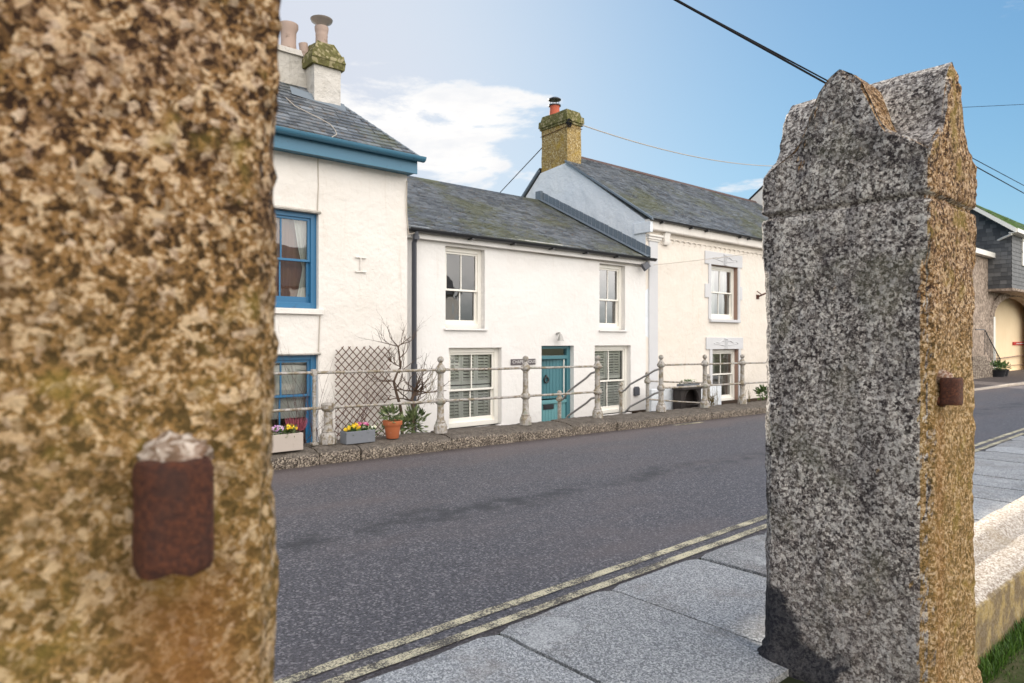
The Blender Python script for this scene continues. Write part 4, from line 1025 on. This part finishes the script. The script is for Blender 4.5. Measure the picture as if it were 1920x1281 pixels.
# loose aerial lead over the slates, pipe clip mark and thin cable on the front
def onroof(x, y):   # point of the front slope seen at a pixel
    d = ray(x, y); t = (Zc - k_*Yc - CAMZ)/(d.z - k_*d.y); p = d*t; return Vector((p.x, p.y-.02, CAMZ+p.z+.03))
b = MB(); b.tube([onroof(x, y) for x, y in ((535,188),(552,204),(572,214),(600,228),(618,238),(628,250),(630,257),(620,263))], .007, 5); b.build('aerial_lead', 'cable_pale', lr, smooth=True)
facade_cable(lh, [(596, 292), (597, 350), (595, 398)], G-.012, .008); facade_cable(lh, [(600, 592), (598, 640), (597, 664)], G-.012, .008)
b = MB(); p = PY(676.5, 497, G-.02); H_, W_ = .115, .075
b.tube([(p.x,p.y,p.z-H_),(p.x,p.y,p.z+H_)], .011, 6)
for s_ in (-1,1):
    b.tube([(p.x-W_,p.y,p.z+s_*H_*.98),(p.x+W_,p.y,p.z+s_*H_*.92)], .011, 6)
    for q in (-1,1): b.ball((p.x+q*W_,p.y,p.z+s_*H_*.95), .017, 8, 5)
b.build('wall_tie', 'plaster_cream', lh, smooth=True)

# ================================================================= ARCHED BUILDING FAR RIGHT
ab = empty('archway_building', (43, 10.2, -.3), 'stone building with slate hung upper floor over a cream lined archway', 'building')
b = MB(); a0, a1, zs, za = 41.0, 50.5, 2.75, 3.95; zb = -.32
arc = [((a0+a1)/2-(a1-a0)/2*math.cos(math.pi*k/24), zs+(za-zs)*math.sin(math.pi*k/24)) for k in range(25)]
X_ = 33.5
b.extrude_y([(X_,zb-.5),(a0,zb-.5)]+arc+[(a1,zb-.5),(80,zb-.5),(80,4.25),(X_,4.25)][0:4], 10.2, 10.7)
b.build('wall', 'far_stone', ab)
b = MB()
for k in range(24):
    am = math.pi*(k+.5)/24; (xa_, z_a), (xb_, z_b) = arc[k], arc[k+1]; cx = (a0+a1)/2
    def o_(x, z, f=1.13): return (cx+(x-cx)*f, zs+(z-zs)*(1+.36))
    (xc_, zc_), (xd_, zd_) = o_(xb_, z_b), o_(xa_, z_a); e = .02
    b.extrude_y([(xa_,z_a),(xb_-.03,z_b),(xc_-.03,zc_),(xd_,zd_)], 10.12, 10.2)
b.build('arch_stones', 'far_stone', ab, bev=.02)
MB().box(a0-.02, a0+.28, 10.16, 10.9, zb, zs).build('door_jamb', 'paint_white', ab)
b = MB(); b.box(a0-3, 80, 11.2, 11.4, zb-.3, 5.0); b.box(a0-3, 80, 10.75, 11.2, zb-.6, zb+.02); b.build('inner_wall', 'plaster_peach', ab)
sg = [PY(1899.5, 642.5, 11.16), PY(1927, 642, 11.16)]; MB().box(sg[0].x, sg[1].x, 11.12, 11.19, sg[0].z-.16, sg[0].z+.02).build('sign', 'red_sign', ab)
b = MB(); b.box(sg[0].x+.5, sg[1].x-.3, 11.11, 11.12, sg[0].z-.10, sg[0].z-.045); b.build('sign_lettering', 'letter_paint', ab)
b = MB(); b.tube([PY(1866,674,11.08), PY(1930,665,11.08)], .03, 6); b.tube([PY(1866,688,11.08), PY(1930,683,11.08)], .02, 6); 
for x in (1872, 1884, 1905): p = PY(x, 672-(x-1872)*.12, 11.08); b.tube([p, (p.x,11.19,p.z-.05)], .02, 5)
b.build('handrail', 'paint_brown', ab)
# jettied slate-hung storey
YJ = 9.2; xj = 40.0; zj = 4.1; ze = 7.0
b = MB(); b.box(xj, 56, YJ, 13.2, zj, ze); b.extrude_x([(YJ,ze),(11.2,8.62),(13.2,ze)], xj, xj+.2); b.build('upper_storey', 'slate_hung', ab)
b = MB(); rnd = random.Random(4)
z = zj
while z < ze+1.5:
    # side facing the street, courses of hanging slates
    y0_, y1_ = (YJ, 13.2) if z < ze else (YJ+(z-ze)/1.62*2.0+.05, 13.2-(z-ze)/1.62*2)
    y = y0_-rnd.uniform(0,.2)
    while y < y1_:
        w_ = .28; a, c_ = max(y, y0_), min(y+w_-.01, y1_); y += w_; t = rnd.random()
        if c_-a > .03: b.quad((xj-.03,a,z),(xj-.03,c_,z),(xj-.01,c_,z+.2),(xj-.01,a,z+.2), t)
    x = xj
    while z < ze and x < 50:
        t = .5+.5*rnd.random(); b.quad((x,YJ-.03,z),(x+.27,YJ-.03,z),(x+.27,YJ-.01,z+.2),(x,YJ-.01,z+.2), t); x += .28
    z += .2
b.build('slate_cladding', 'slate_hung', ab)
b = MB(); b.box(xj-.05, 56, YJ-.06, YJ+1.0, zj-.12, zj-.001); b.build('jetty_edge', 'far_stone', ab)
b = MB(); slates(b, YJ-.25, 6.92, 11.2, 8.72, lambda s: xj-.5, lambda s: 56, .25, .4, 31); r_ = b.build('roof', 'slate_greenmoss', ab)
MB().quad((xj-.5,11.2,8.7),(56,11.2,8.7),(56,13.6,6.8),(xj-.5,13.6,6.8)).build('rear_slope', 'slate_plain', r_)
b = MB(); b.extrude_x([(YJ-.3,6.70),(11.2,8.48),(11.2,8.68),(YJ-.3,6.93)], xj-.56, xj-.5); b.extrude_x([(11.2,8.48),(13.6,6.6),(13.6,6.8),(11.2,8.68)], xj-.56, xj-.5); b.build('bargeboard', 'paint_white', ab)
b = MB(); b.box(xj-.5, 56, YJ-.38, YJ-.25, 6.72, 6.9); b.box(xj-.5, 56, YJ-.24, YJ+.0, 6.70, 6.74); b.build('gutter', 'paint_white', ab)
b = MB(); pts = [PY(1907.5, 434, YJ-.1), PY(1896, 440, YJ-.1), PY(1862, 455, 10.0), PY(1860, 458, 10.05), PY(1860, 474, 10.05)]; b.tube(pts, .055, 8); b.build('downpipe', 'paint_white', ab, smooth=True)
wv = (XA(1914.5, YJ), XA(1914.5, YJ)+2.2, ZA(1915, 499, YJ), ZA(1915, 448, YJ))
b = MB(); bars(b, wv[0], wv[1], wv[2], wv[3], YJ-.08, YJ-.02, .12, mid=[(wv[0]+wv[1])/2], mw=.08); b.box(wv[0], wv[1], YJ-.07, YJ-.03, (wv[2]+wv[3])/2-.04, (wv[2]+wv[3])/2+.04); wo = b.build('window', 'paint_white', ab)
MB().quad((wv[0],YJ-.045,wv[2]),(wv[1],YJ-.045,wv[2]),(wv[1],YJ-.045,wv[3]),(wv[0],YJ-.045,wv[3])).build('pane', 'glass_bright', wo)
# lower wing in front of it to the left, with its own gutter
b = MB(); b.box(X_, 40.9, 10.16, 10.2, zb-.5, 5.6); b.build('wing_wall', 'far_stone', ab)
b = MB(); b.box(X_, 40.0, 9.85, 10.12, 5.62, 5.85); b.build('wing_gutter', 'paint_white', ab)
b = MB(); slates(b, 9.95, 5.88, 13, 7.2, lambda s: X_, lambda s: 39.95, .25, .4, 33); b.build('wing_roof', 'slate_plain', ab)
# stone steps with iron rail, pots of plants
p0, p1 = XA(1834, 9.4), XA(1858, 9.4)
stp = empty('stone_steps', ((p0+p1)/2, 9.6, zb), 'rubble stone steps with a thin iron handrail at the foot of the far building', 'steps')
b = MB(); 
for k in range(6): b.box(34.5+k*.0, 38.6-k*.42, 9.3+.0, 10.15, zb-.1+k*.21, zb-.1+(k+1)*.21)
b.build('flight', 'rubble', stp, bev=.02)
b = MB(); tp = Vector((36.3, 9.35, zb+2.35)); bt = Vector((38.7, 9.35, zb+1.0))
b.tube([(35.0,9.35,zb+2.35), tp, bt, (38.7,9.35,zb)], .025, 6)
for k in range(12): t = k/11; q = tp.lerp(bt, t); b.tube([(q.x,q.y,q.z-.9 if k else q.z-1.1),(q.x,q.y,q.z)], .012, 4)
b.build('iron_rail', 'paint_black', stp)
for i, (x, w_, lab) in enumerate(((1866, .45, 'nearer black tub of small shrubs below the archway'), (1876, .35, 'further black tub of small shrubs below the archway'))):
    q = empty('plant_tub', (XA(x, 9.3), 9.3, gz(38)+.2), lab, 'planter', 'tubs by the archway'); q.location.z = -.13
    MB().lathe([(w_*.8,0),(w_,.30),(w_*1.05,.32),(w_*.9,.30)], (0,0,0), 16).build('tub', 'paint_black', q, local=True, smooth=True, angle=40)
    b = MB(); leaves(b, (0,0,.45), (w_*1.1,w_,.25), 160, .14, .08, i); b.build('foliage', 'leaf', q, local=True)

# house standing behind the viewer across the churchyard (it is what the windows mirror)
bh = empty('house', (8, -16, 0), 'white house across the churchyard mirrored in the cottage windows', 'house')
b = MB(); wall_face(b, -14, 26, -.3, 4.6, -16, [], .1); b.box(-14, 26, -24, -16.02, -.3, 4.6); b.build('wall', 'plaster_white', bh)
b = MB(); b.extrude_x([(-15.6,4.5),(-20,7.2),(-24.4,4.5)], -14.3, 26.3); b.build('roof', 'slate_plain', bh)
for k in range(9):
    for z in (.7, 2.8):
        x = -11+k*4.2; o_ = MB().box(x-.5, x+.5, -15.98, -15.9, z, z+1.6).build('window', 'plastic_grey', bh); b = MB(); bars(b, x-.58, x+.58, z-.08, z+1.68, -15.95, -15.86, .09, mid=[x]); b.build('frame', 'paint_white', o_)
# ================================================================= RAILINGS
YR = 7.9
def kt(X): return gz(X)+.197
def post_prof():
    return [(.098,0),(.098,.085),(.088,.115),(.070,.140),(.074,.155),(.060,.175),(.050,.20),(.0475,.35),(.046,.395),(.062,.408),(.076,.425),(.078,.450),(.070,.478),(.050,.495),(.045,.52),(.041,.80),(.044,.835),(.062,.848),(.076,.866),(.078,.893),(.066,.915),(.048,.940),(.033,.965),(.024,.978),(.022,.985)]
def post_mb(h_off=0):
    b = MB(); pf = post_prof(); b.lathe(pf[:6], (0,0,0), 8, rot=math.pi/8); b.lathe(pf[5:], (0,0,0), 18); b.ball((0,0,1.028), .047, 16, 10); return b
pm = None
def post(parent, X, z=None, y=YR):
    global pm
    if pm is None:
        o = post_mb().build('post', 'rail_paint', parent, smooth=True, angle=38, local=True); pm = o
    else: o = pm.copy(); col.objects.link(o); o.parent = parent
    o.location = Vector((X, y, kt(X) if z is None else z)) - org(parent); return o
def rail(parent, p, q, r=.019, m='rail_paint'):
    pts = [Vector(p).lerp(Vector(q), k/10) for k in range(11)]
    for k, v in enumerate(pts): 
        if 0 < k < 10: v.z += .004*nz(v, 1.5)-.004*math.sin(math.pi*k/10)
    return MB().tube(pts, r, 10).build('rail', m, parent, smooth=True)
XP = [XA(x, YR) for x in (826, 985.5, 1120.5, 1239.5, 1321.6, 1391.8)]
ra = empty('railing', (6, YR, kt(6)), 'weathered cast iron railing on the kerb in front of the white cottage, ball topped posts', 'railing')
xa0 = .6; xs_ = XA(615, YR); xt_ = XA(588.5, YR)
ra_posts = XP[:3]
for X in ra_posts: post(ra, X)
hs = (.886, .448)
chain = [xa0] + ra_posts
for i in range(len(chain)-1):
    for h in hs:
        a, c_ = chain[i], chain[i+1]; rail(ra, (a,YR,kt(a)+h), (c_,YR,kt(c_)+h))
post(ra, xa0)
# stump of a broken post and the flat stay beside it
b = MB(); pf = [(r*1.08, z) for r, z in post_prof()[:14]]; b.lathe(pf[:6], (xs_,YR,kt(xs_)), 8, rot=math.pi/8); b.lathe(pf[5:12]+[(.085,.44),(.085,.49),(.06,.505)], (xs_,YR,kt(xs_)), 18); st = b.build('post_stump', 'rail_paint', ra, smooth=True, angle=38); st['label'] = 'short broken post without its upper half'
b = MB(); b.tube([(xt_,YR-.01,kt(xt_)),(xt_,YR-.01,kt(xt_)+.90)], .022, 8); b.box(xt_-.03,xt_+.03,YR-.035,YR+.03,kt(xt_)+.845,kt(xt_)+.925); b.box(xt_-.04,xt_+.04,YR-.05,YR+.03,kt(xt_)-.002,kt(xt_)+.03); b.build('stay', 'rail_paint', ra, bev=.004)
rb = empty('railing', (13, YR, kt(13)), 'weathered cast iron railing on the kerb in front of the cream house', 'railing')
for X in XP[3:]+[XP[5]+1.75, XP[5]+3.5]: post(rb, X)
chain = XP[3:]+[XP[5]+1.75, XP[5]+3.5]
for i in range(len(chain)-1):
    for h in hs: a, c_ = chain[i], chain[i+1]; rail(rb, (a,YR,kt(a)+h), (c_,YR,kt(c_)+h))
for i in range(3): post(rb, chain[-1]+1.8*(i+1)) 
for h in hs: rail(rb, (chain[-1],YR,kt(chain[-1])+h), (chain[-1]+5.4,YR,kt(chain[-1]+5.4)+h))
# hand rails down the steps, each with its small post
def stair_rail(xt, x_low, ztop, zlow, y1, ball_z, lab):
    r_ = empty('stair_handrail', (xt, 8.4, -.2), lab, 'handrail', 'handrails down the cottage steps')
    Xl = XA(x_low, y1)
    b = MB(); b.tube([(Xl,y1,FZ),(Xl,y1,ball_z-.02)], .036, 10); b.lathe([(.035,-.16),(.062,-.145),(.066,-.11),(.05,-.08),(.025,-.055)], (Xl,y1,ball_z), 14); b.ball((Xl,y1,ball_z), .045, 12, 8); b.build('post', 'rail_paint', r_, smooth=True, angle=38)
    for dz in (0, -.44):
        a = Vector((xt, YR+.03, ztop+dz)); c_ = Vector((Xl, y1, ball_z-.12+dz)); pts = [a, a+Vector((0,.12,-.03))]+[a.lerp(c_, t)+Vector((0,0,.022)) for t in (.25,.5,.75)]+[c_+Vector((0,-.10,.01)), c_]
        MB().tube(pts, .019, 10).build('rail', 'rail_galv', r_, smooth=True, angle=0)
    return r_
stair_rail(XP[2], 1049, .98, 0, 8.95, ZA(1049, 737, 8.95), 'handrail down the steps ending in a ball topped post before the teal door')
stair_rail(XP[3], 1164, .98, 0, 8.93, ZA(1164, 722, 8.93), 'handrail down the steps in front of the lower right cottage window')
ir = empty('railing', (12.8, 9.0, -.2), 'short inner railing beside the wall behind the cast iron fireplace planter', 'railing')
pa_, pb_ = XA(1214, 8.9), XA(1328, 8.45)
for X, Y_, yb_ in ((pa_, 8.9, 702), (pb_, 8.45, 706)):
    z = ZA(1214 if X == pa_ else 1328, yb_, Y_)
    b = MB(); b.tube([(X,Y_,-.75 if X == pa_ else -.1),(X,Y_,z-.02)], .036, 10); b.lathe([(.035,-.20),(.062,-.185),(.07,-.14),(.05,-.09),(.025,-.055)], (X,Y_,z), 14); b.ball((X,Y_,z), .05, 12, 8); b.build('post', 'rail_paint', ir, smooth=True, angle=38)
for (ya, yb) in ((715, 718.5), (749, 757)): rail(ir, PY(1214, ya, 8.9), PY(1328, yb, 8.45), .018)
# steps down to the forecourt
b = MB()
for k in range(4): b.box(XP[2]+.12, XP[3]-.12, 8.15+k*.26, 8.15+(k+1)*.26+.02, -.9, .0-k*.19-.01)
tag(b.build('steps', 'area_floor', bev=.01), 'short flight of stone steps between the two railings down to the door', 'steps')
# low whitewashed wall behind the right railing and the fireplace standing by it
tag(MB().box(11.72, 14.4, 9.02, 9.16, -.4, ZA(1260, 728, 9.02)).build('garden_wall', 'plaster_blueish', bev=.02), 'low whitewashed wall between the inner railing and the cream house', 'wall')
x0, x1 = XA(1276, 8.75), XA(1316, 8.75); zt_ = ZA(1276, 727, 8.75); zb_ = -.02; fp = empty('fireplace', ((x0+x1)/2, 8.75, zb_), 'old black cast iron fireplace with arched opening used as planter behind the railing', 'fireplace')
cx = (x0+x1)/2; r0 = (x1-x0)*.30; zc_ = zb_+.22
poly = [(x0+.02,zb_),(cx-r0,zb_)]+[(cx-r0*math.cos(math.pi*k/14), zc_+r0*math.sin(math.pi*k/14)) for k in range(15)]+[(cx+r0,zb_),(x1-.02,zb_),(x1-.02,zt_-.06),(x0+.02,zt_-.06)]
b = MB(); b.extrude_y(poly, 8.75, 8.80); b.box(x0+.02,x0+.05,8.80,8.95,zb_,zt_-.06); b.box(x1-.05,x1-.02,8.80,8.95,zb_,zt_-.06); b.box(x0+.02,x1-.02,8.93,8.96,zb_,zt_-.06); b.build('surround', 'cast_iron', fp, bev=.006)
b = MB(); b.box(x0-.02,x1+.02,8.69,8.97,zt_-.06,zt_); b.build('mantel', 'cast_iron', fp, bev=.01)
b = MB(); b.tube([(cx-(r0+.03)*math.cos(math.pi*k/14), 8.745, zc_+(r0+.03)*math.sin(math.pi*k/14)) for k in range(15)], .014, 6); b.build('arch_trim', 'cast_iron', fp, smooth=True)
b = MB()
for k in range(6): t = -.75+k*.3; b.tube([(cx+r0*t,8.72,zb_+.02),(cx+r0*t,8.70,zb_+.14)], .008, 5)
b.tube([(cx-r0*.95,8.72,zb_+.14),(cx,8.66,zb_+.14),(cx+r0*.95,8.72,zb_+.14)], .010, 6); b.build('grate', 'cast_iron', fp, smooth=True)
b = MB(); b.box(x0+.1,x1-.1,8.74,8.92,zt_+.001,zt_+.06); b.build('trough', 'planter_lead', fp)
b = MB(); leaves(b, (cx-.05,8.83,zt_+.08), (.30,.08,.05), 130, .05, .03, 5); leaves(b, (cx-.1,8.80,zt_+.02), (.18,.05,.10), 60, .05, .03, 6, up=-.6)
tag(b.build('trailing_plant', 'leaf'), 'small trailing green plant on top of the cast iron fireplace', 'plant')
b = MB(); leaves(b, (cx,8.82,zt_+.12), (.28,.07,.03), 70, .03, .03, 15); tag(b.build('white_flowers', 'petal_cream'), 'tiny white flowers along the top of the cast iron fireplace', 'flowers')

# ================================================================= POTS AND PLANTS ON THE KERB
def planter_box(name, x0, x1, y0, y1, h, m, lab):
    z = kt((x0+x1)/2)-.008; q = empty(name, ((x0+x1)/2,(y0+y1)/2,z), lab, 'planter', 'planters on the kerb'); t = .018; b = MB()
    b.box(x0,x1,y0,y0+t,z,z+h); b.box(x0,x1,y1-t,y1,z,z+h); b.box(x0,x0+t,y0+t,y1-t,z,z+h-.001); b.box(x1-t,x1,y0+t,y1-t,z,z+h-.001); b.box(x0+t,x1-t,y0+t,y1-t,z+.002,z+.02)
    b.build('box', m, q, bev=.005); MB().box(x0+t,x1-t,y0+t,y1-t,z+.02,z+h-.025).build('soil', 'soil', q); return q, z+h
def pansies(name, pts, m, lab, seed, lf='leaf', n_l=120, r=.02):
    rnd = random.Random(seed); root = empty(name, pts[0], lab, 'flowers')
    b = MB(); 
    for p in pts: leaves(b, p-Vector((0,0,.035)), (.075,.05,.045), n_l//len(pts), .055, .028, seed+int(p.x*97)%50)
    b.build('foliage', lf, root)
    b = MB()
    for p in pts:
        for k in range(6):
            c_ = p+Vector((rnd.gauss(0,.035), rnd.gauss(0,.022)-.015, rnd.uniform(0,.035))); t = rnd.random()
            for q in range(5):
                a_ = q*1.2566+rnd.random(); u = Vector((math.cos(a_), 0, math.sin(a_))); v = Vector((-math.sin(a_),0,math.cos(a_))); d_ = Vector((0,-.004*q%.01,0))
                b.poly([c_+d_, c_+u*r*.7+v*r*.6+d_, c_+u*r*1.15+d_+Vector((0,.004,0)), c_+u*r*.7-v*r*.6+d_], t)
    b.build('blooms', m, root); return root
xA, xB = XA(646, 7.74), XA(703, 7.74)
q, zt_ = planter_box('planter', xA+.02, xB, 7.73, 7.90, .155, 'planter_lead', 'lead grey planter of yellow and pink flowers on the kerb beside the terracotta pot')
def fp_(x, y, Y): return PY(x, y, Y)
pansies('yellow_pansies', [fp_(662,801,7.80), fp_(655,806,7.80), fp_(668,806,7.82)], 'petal_yellow', 'bright yellow flowers at the left of the grey planter', 1)
pansies('pink_flowers', [fp_(676,799,7.82), fp_(681,799,7.82)], 'petal_pink', 'magenta pink flowers in the middle of the grey planter', 2)
pansies('cream_pansies', [fp_(689,803,7.80), fp_(697,806,7.80)], 'petal_cream', 'cream flowers at the right end of the grey planter', 3)
xA, xB = XA(470, 7.66), XA(568.5, 7.66)
q, zt_ = planter_box('planter', xA, xB, 7.655, 7.86, .20, 'planter_stone', 'pale stone planter with heather and lilac flowers next to the left pier')
pansies('lilac_flowers', [fp_(533,806,7.74), fp_(528,806,7.74), fp_(515,806,7.74), fp_(500,806,7.74)], 'petal_lilac', 'lilac flowers at the left in the pale stone planter', 4)
pansies('yellow_flowers', [fp_(545,803,7.72), fp_(541,806,7.72)], 'petal_yellow', 'yellow green flowers in the middle of the pale stone planter', 5, lf='leaf_olive')
b = MB(); rnd = random.Random(8); c_ = fp_(556,812,7.77)
for i in range(230):
    a_ = rnd.uniform(0,6.28); r_ = rnd.random()**.5*.09; p = c_+Vector((math.cos(a_)*r_, math.sin(a_)*r_*.6, 0)); d = Vector((math.cos(a_)*r_*4+rnd.uniform(-.2,.2), math.sin(a_)*r_*3, 1)).normalized(); h = rnd.uniform(.06,.19); s_ = Vector((.0032,0,0))
    b.quad(p+d*h*.35-s_, p+d*h*.35+s_, p+d*h+s_*.5, p+d*h-s_*.5, rnd.random())
tag(b.build('heather', 'heather'), 'dark red heather tuft at the right end of the pale stone planter', 'plant')
pt = fp_(736, 821, 7.84); pt.z = kt(pt.x)
tp_ = empty('flower_pot', pt, 'round terracotta pot on the kerb under the bare climber', 'plant pot')
MB().lathe([(.075,0),(.082,.01),(.108,.175),(.125,.176),(.128,.185),(.130,.225),(.124,.232),(.112,.228),(.105,.19)], (0,0,0), 28).build('pot', 'terracotta', tp_, local=True, smooth=True, angle=40)
MB().lathe([(.01,.19),(.108,.195),(.108,.20)], (0,0,0), 20).build('soil', 'soil', tp_, local=True)
b = MB(); leaves(b, pt+Vector((-.03,0,.30)), (.13,.10,.10), 90, .10, .030, 11, up=.7); leaves(b, pt+Vector((.03,-.02,.25)), (.10,.08,.04), 90, .035, .025, 12)
tag(b.build('potted_plant', 'leaf_olive'), 'grey green leafy plant growing in the terracotta pot', 'plant')
b = MB(); leaves(b, fp_(775,795,8.3), (.20,.12,.22), 170, .13, .035, 13, up=.5); leaves(b, fp_(752,800,8.3), (.15,.12,.15), 90, .12, .03, 14, up=.5)
leaves(b, fp_(720,812,8.35), (.14,.10,.14), 60, .10, .03, 16, up=.5)
tag(b.build('leafy_shrub', 'leaf_olive'), 'low leafy shrub at the foot of the climber behind the railing', 'shrub')
b = MB(); leaves(b, fp_(1428,738,8.5), (.13,.13,.15), 170, .10, .04, 17, up=.5); b.tube([fp_(1430,762,8.5), fp_(1429,740,8.5)], .014, 5)
tag(b.build('small_shrub', 'leaf'), 'small bright green shrub on the kerb beside the right pier', 'shrub')
b = MB(); rnd = random.Random(5)
for x in (1398, 1404, 1338, 1345, 1332):
    for k in range(4): branch(b, fp_(x, 765 if x > 1380 else 769, 8.35), (rnd.uniform(-.4,.4),0,1), rnd.uniform(.2,.5), .006, rnd, 1)
leaves(b, fp_(1334,758,8.3), (.08,.05,.14), 60, .08, .025, 19, up=.8)
tag(b.build('dead_plants', 'leaf_dry'), 'scrubby half dead stems in the bed below the cream house window', 'plant')
# bare shrubs
b = MB(); rnd = random.Random(12); base = fp_(640, 825, 8.5); base.z = -.7
for k in range(8):
    d = (rnd.uniform(-.55,.40), rnd.uniform(-.25,.2), 1); branch(b, base+Vector((rnd.uniform(-.18,.12),rnd.uniform(-.1,.1),0)), d, rnd.uniform(.9,1.45), .008, rnd, 2, kink=.16, fork=.5, seg=6, spread=.5, up=.03)
base = fp_(575, 825, 8.35); base.z = -.7
for k in range(8):
    d = (rnd.uniform(-.5,.5), rnd.uniform(-.25,.2), 1); branch(b, base+Vector((rnd.uniform(-.35,.25),rnd.uniform(-.1,.1),0)), d, rnd.uniform(.9,1.45), .008, rnd, 2, kink=.16, fork=.5, seg=6, spread=.5, up=.03)
tag(b.build('bare_shrub', 'twig'), 'leafless twiggy shrub in front of the lower blue window and trellis', 'shrub')
b = MB(); rnd = random.Random(31); Yb = 9.15
stem = [(757,800),(753,780),(750,760),(744,740),(739,720),(739,715),(747,695),(751,690),(748,660),(746,650)]
P_ = [PY(x, y, Yb+.03*math.sin(i*2)) for i, (x, y) in enumerate(stem)]; P_[0].z = -.7
b.tube(P_, [.030,.026,.024,.022,.020,.018,.016,.015,.013,.010], 7)
st2 = [(772,810),(776,775),(772,750),(778,735)]; P2 = [PY(x, y, Yb-.1) for x, y in st2]; P2[0].z = -.7; b.tube(P2, [.035,.032,.026,.022], 7)
for x, y, dx in ((746,650,-.9),(746,650,.7),(751,688,-.8),(749,672,.8),(739,715,-1),(741,730,.9),(748,700,1.0)):
    for q in range(2): branch(b, PY(x, y, Yb), (dx+rnd.uniform(-.4,.4), rnd.uniform(-.3,.2), rnd.uniform(.1,.9)), rnd.uniform(.25,.5), .009, rnd, 2, kink=.5, fork=.6, seg=5, spread=1.0, up=.05)
for x, y, dx in ((778,735,1),(778,735,-.8),(775,742,.9),(772,752,-1),(778,735,.3),(775,760,1.0)):
    for q in range(2): branch(b, PY(x, y, Yb-.1), (dx+rnd.uniform(-.3,.3), rnd.uniform(-.5,.1), rnd.uniform(-.1,.9)), rnd.uniform(.25,.5), .013, rnd, 2, kink=.5, fork=.55, seg=5, spread=1.0, up=.02)
tag(b.build('bare_climber', 'bark'), 'gnarled leafless climber beside the grey downpipe', 'shrub')
b = MB(); rnd = random.Random(77)
for k in range(9):
    a_ = fp_(812+rnd.uniform(-6,14), 692, 7.98); pts = [a_]
    for j in range(7): a_ = a_+Vector((rnd.uniform(-.06,.03), rnd.uniform(-.02,.02), -.05-rnd.random()*.03)); pts.append(a_)
    b.tube(pts, .0025, 4)
    leaves(b, pts[-1], (.015,.01,.015), 3, .03, .018, k, up=-1)
tag(b.build('dry_vine', 'leaf_dry'), 'wisps of dry vine hanging on the first ball topped post', 'plant')

# trellis
b = MB(); zt0, zt1 = ZA(677, 829, G), ZA(677, 652, G); xt0, xt1 = XA(626, G), XA(728, G); W = xt1-xt0; H = zt1-zt0; sp = W/7.6; rnd = random.Random(2)
def lath(x0, z0, x1, z1, y):
    d = Vector((x1-x0, 0, z1-z0)); 
    if d.length < .06: return
    pts = [Vector((x0,y,z0))+d*k/6 for k in range(7)]
    for p in pts[1:-1]: p.z += .012*nz(p, 2.2); p.x += .012*nz(p, 2.6, 2)
    b.tube(pts, .0075, 5)
k = -int(H/sp)-2
while k*sp < W:
    for sg_, y in ((1, G-.055), (-1, G-.070)):
        xs0 = k*sp+rnd.uniform(-.01,.01)
        # line x = xs0 + t, z = 1.15 t  clipped to the panel
        t0 = max(0, -xs0); t1 = min(H/1.0, W-xs0)
        if t1 > t0:
            e = rnd.uniform(0,.05); a, c_ = xs0+t0, xs0+t1; za_, zb_ = 1.0*t0, 1.0*t1
            if sg_ > 0: lath(xt0+a, zt0+za_, xt0+c_+e*.4, zt0+zb_+e*.5, y)
            else: lath(xt1-a, zt0+za_, xt1-c_-e*.4, zt0+zb_+e*.5, y)
    k += 1
tag(b.build('trellis', 'wood_lath'), 'expanding diamond trellis fixed to the white wall beside the blue window', 'trellis')

# ================================================================= OVERHEAD CABLES
def wire(pts, r, lab, m='cable', sag=0):
    P = []; a, c_ = Vector(pts[0]), Vector(pts[-1])
    for k in range(25): t = k/24; p = a.lerp(c_, t); p.z -= sag*4*t*(1-t); P.append(p)
    b = MB(); b.tube(P, r, 6); return tag(b.build('overhead_cable', m, smooth=True), lab, 'cable', 'overhead cables')
def PD(x, y, dist): d = ray(x, y); return Vector((0,0,CAMZ))+d*dist
wire([PD(1180,-48,5.5), PD(1555,161,9.5), PD(1990,402,26)][::2], .012, 'thick black cable dropping from the top edge behind the right pier')
wire([PD(1182,-45,5.6), PD(1990,386,26)], .009, 'thinner cable running just above the thick black one')
wire([(12.75,12.0,7.02), PD(1560,303,30)], .014, 'cable sagging from the mossy chimney towards the right pier', 'cable_pale', .55)
wire([(12.28,12.2,6.98), PD(850,455,30)], .014, 'cable falling from the mossy chimney behind the cottage ridge')
wire([PD(1700,207,40), PD(1990,193,48)], .016, 'faint cable crossing the sky right of the right pier')
wire([(12.3,9.40,3.20), PY(1530,455,9.3)], .008, 'thin line strung across the cream house front', 'cable_pale', .05)
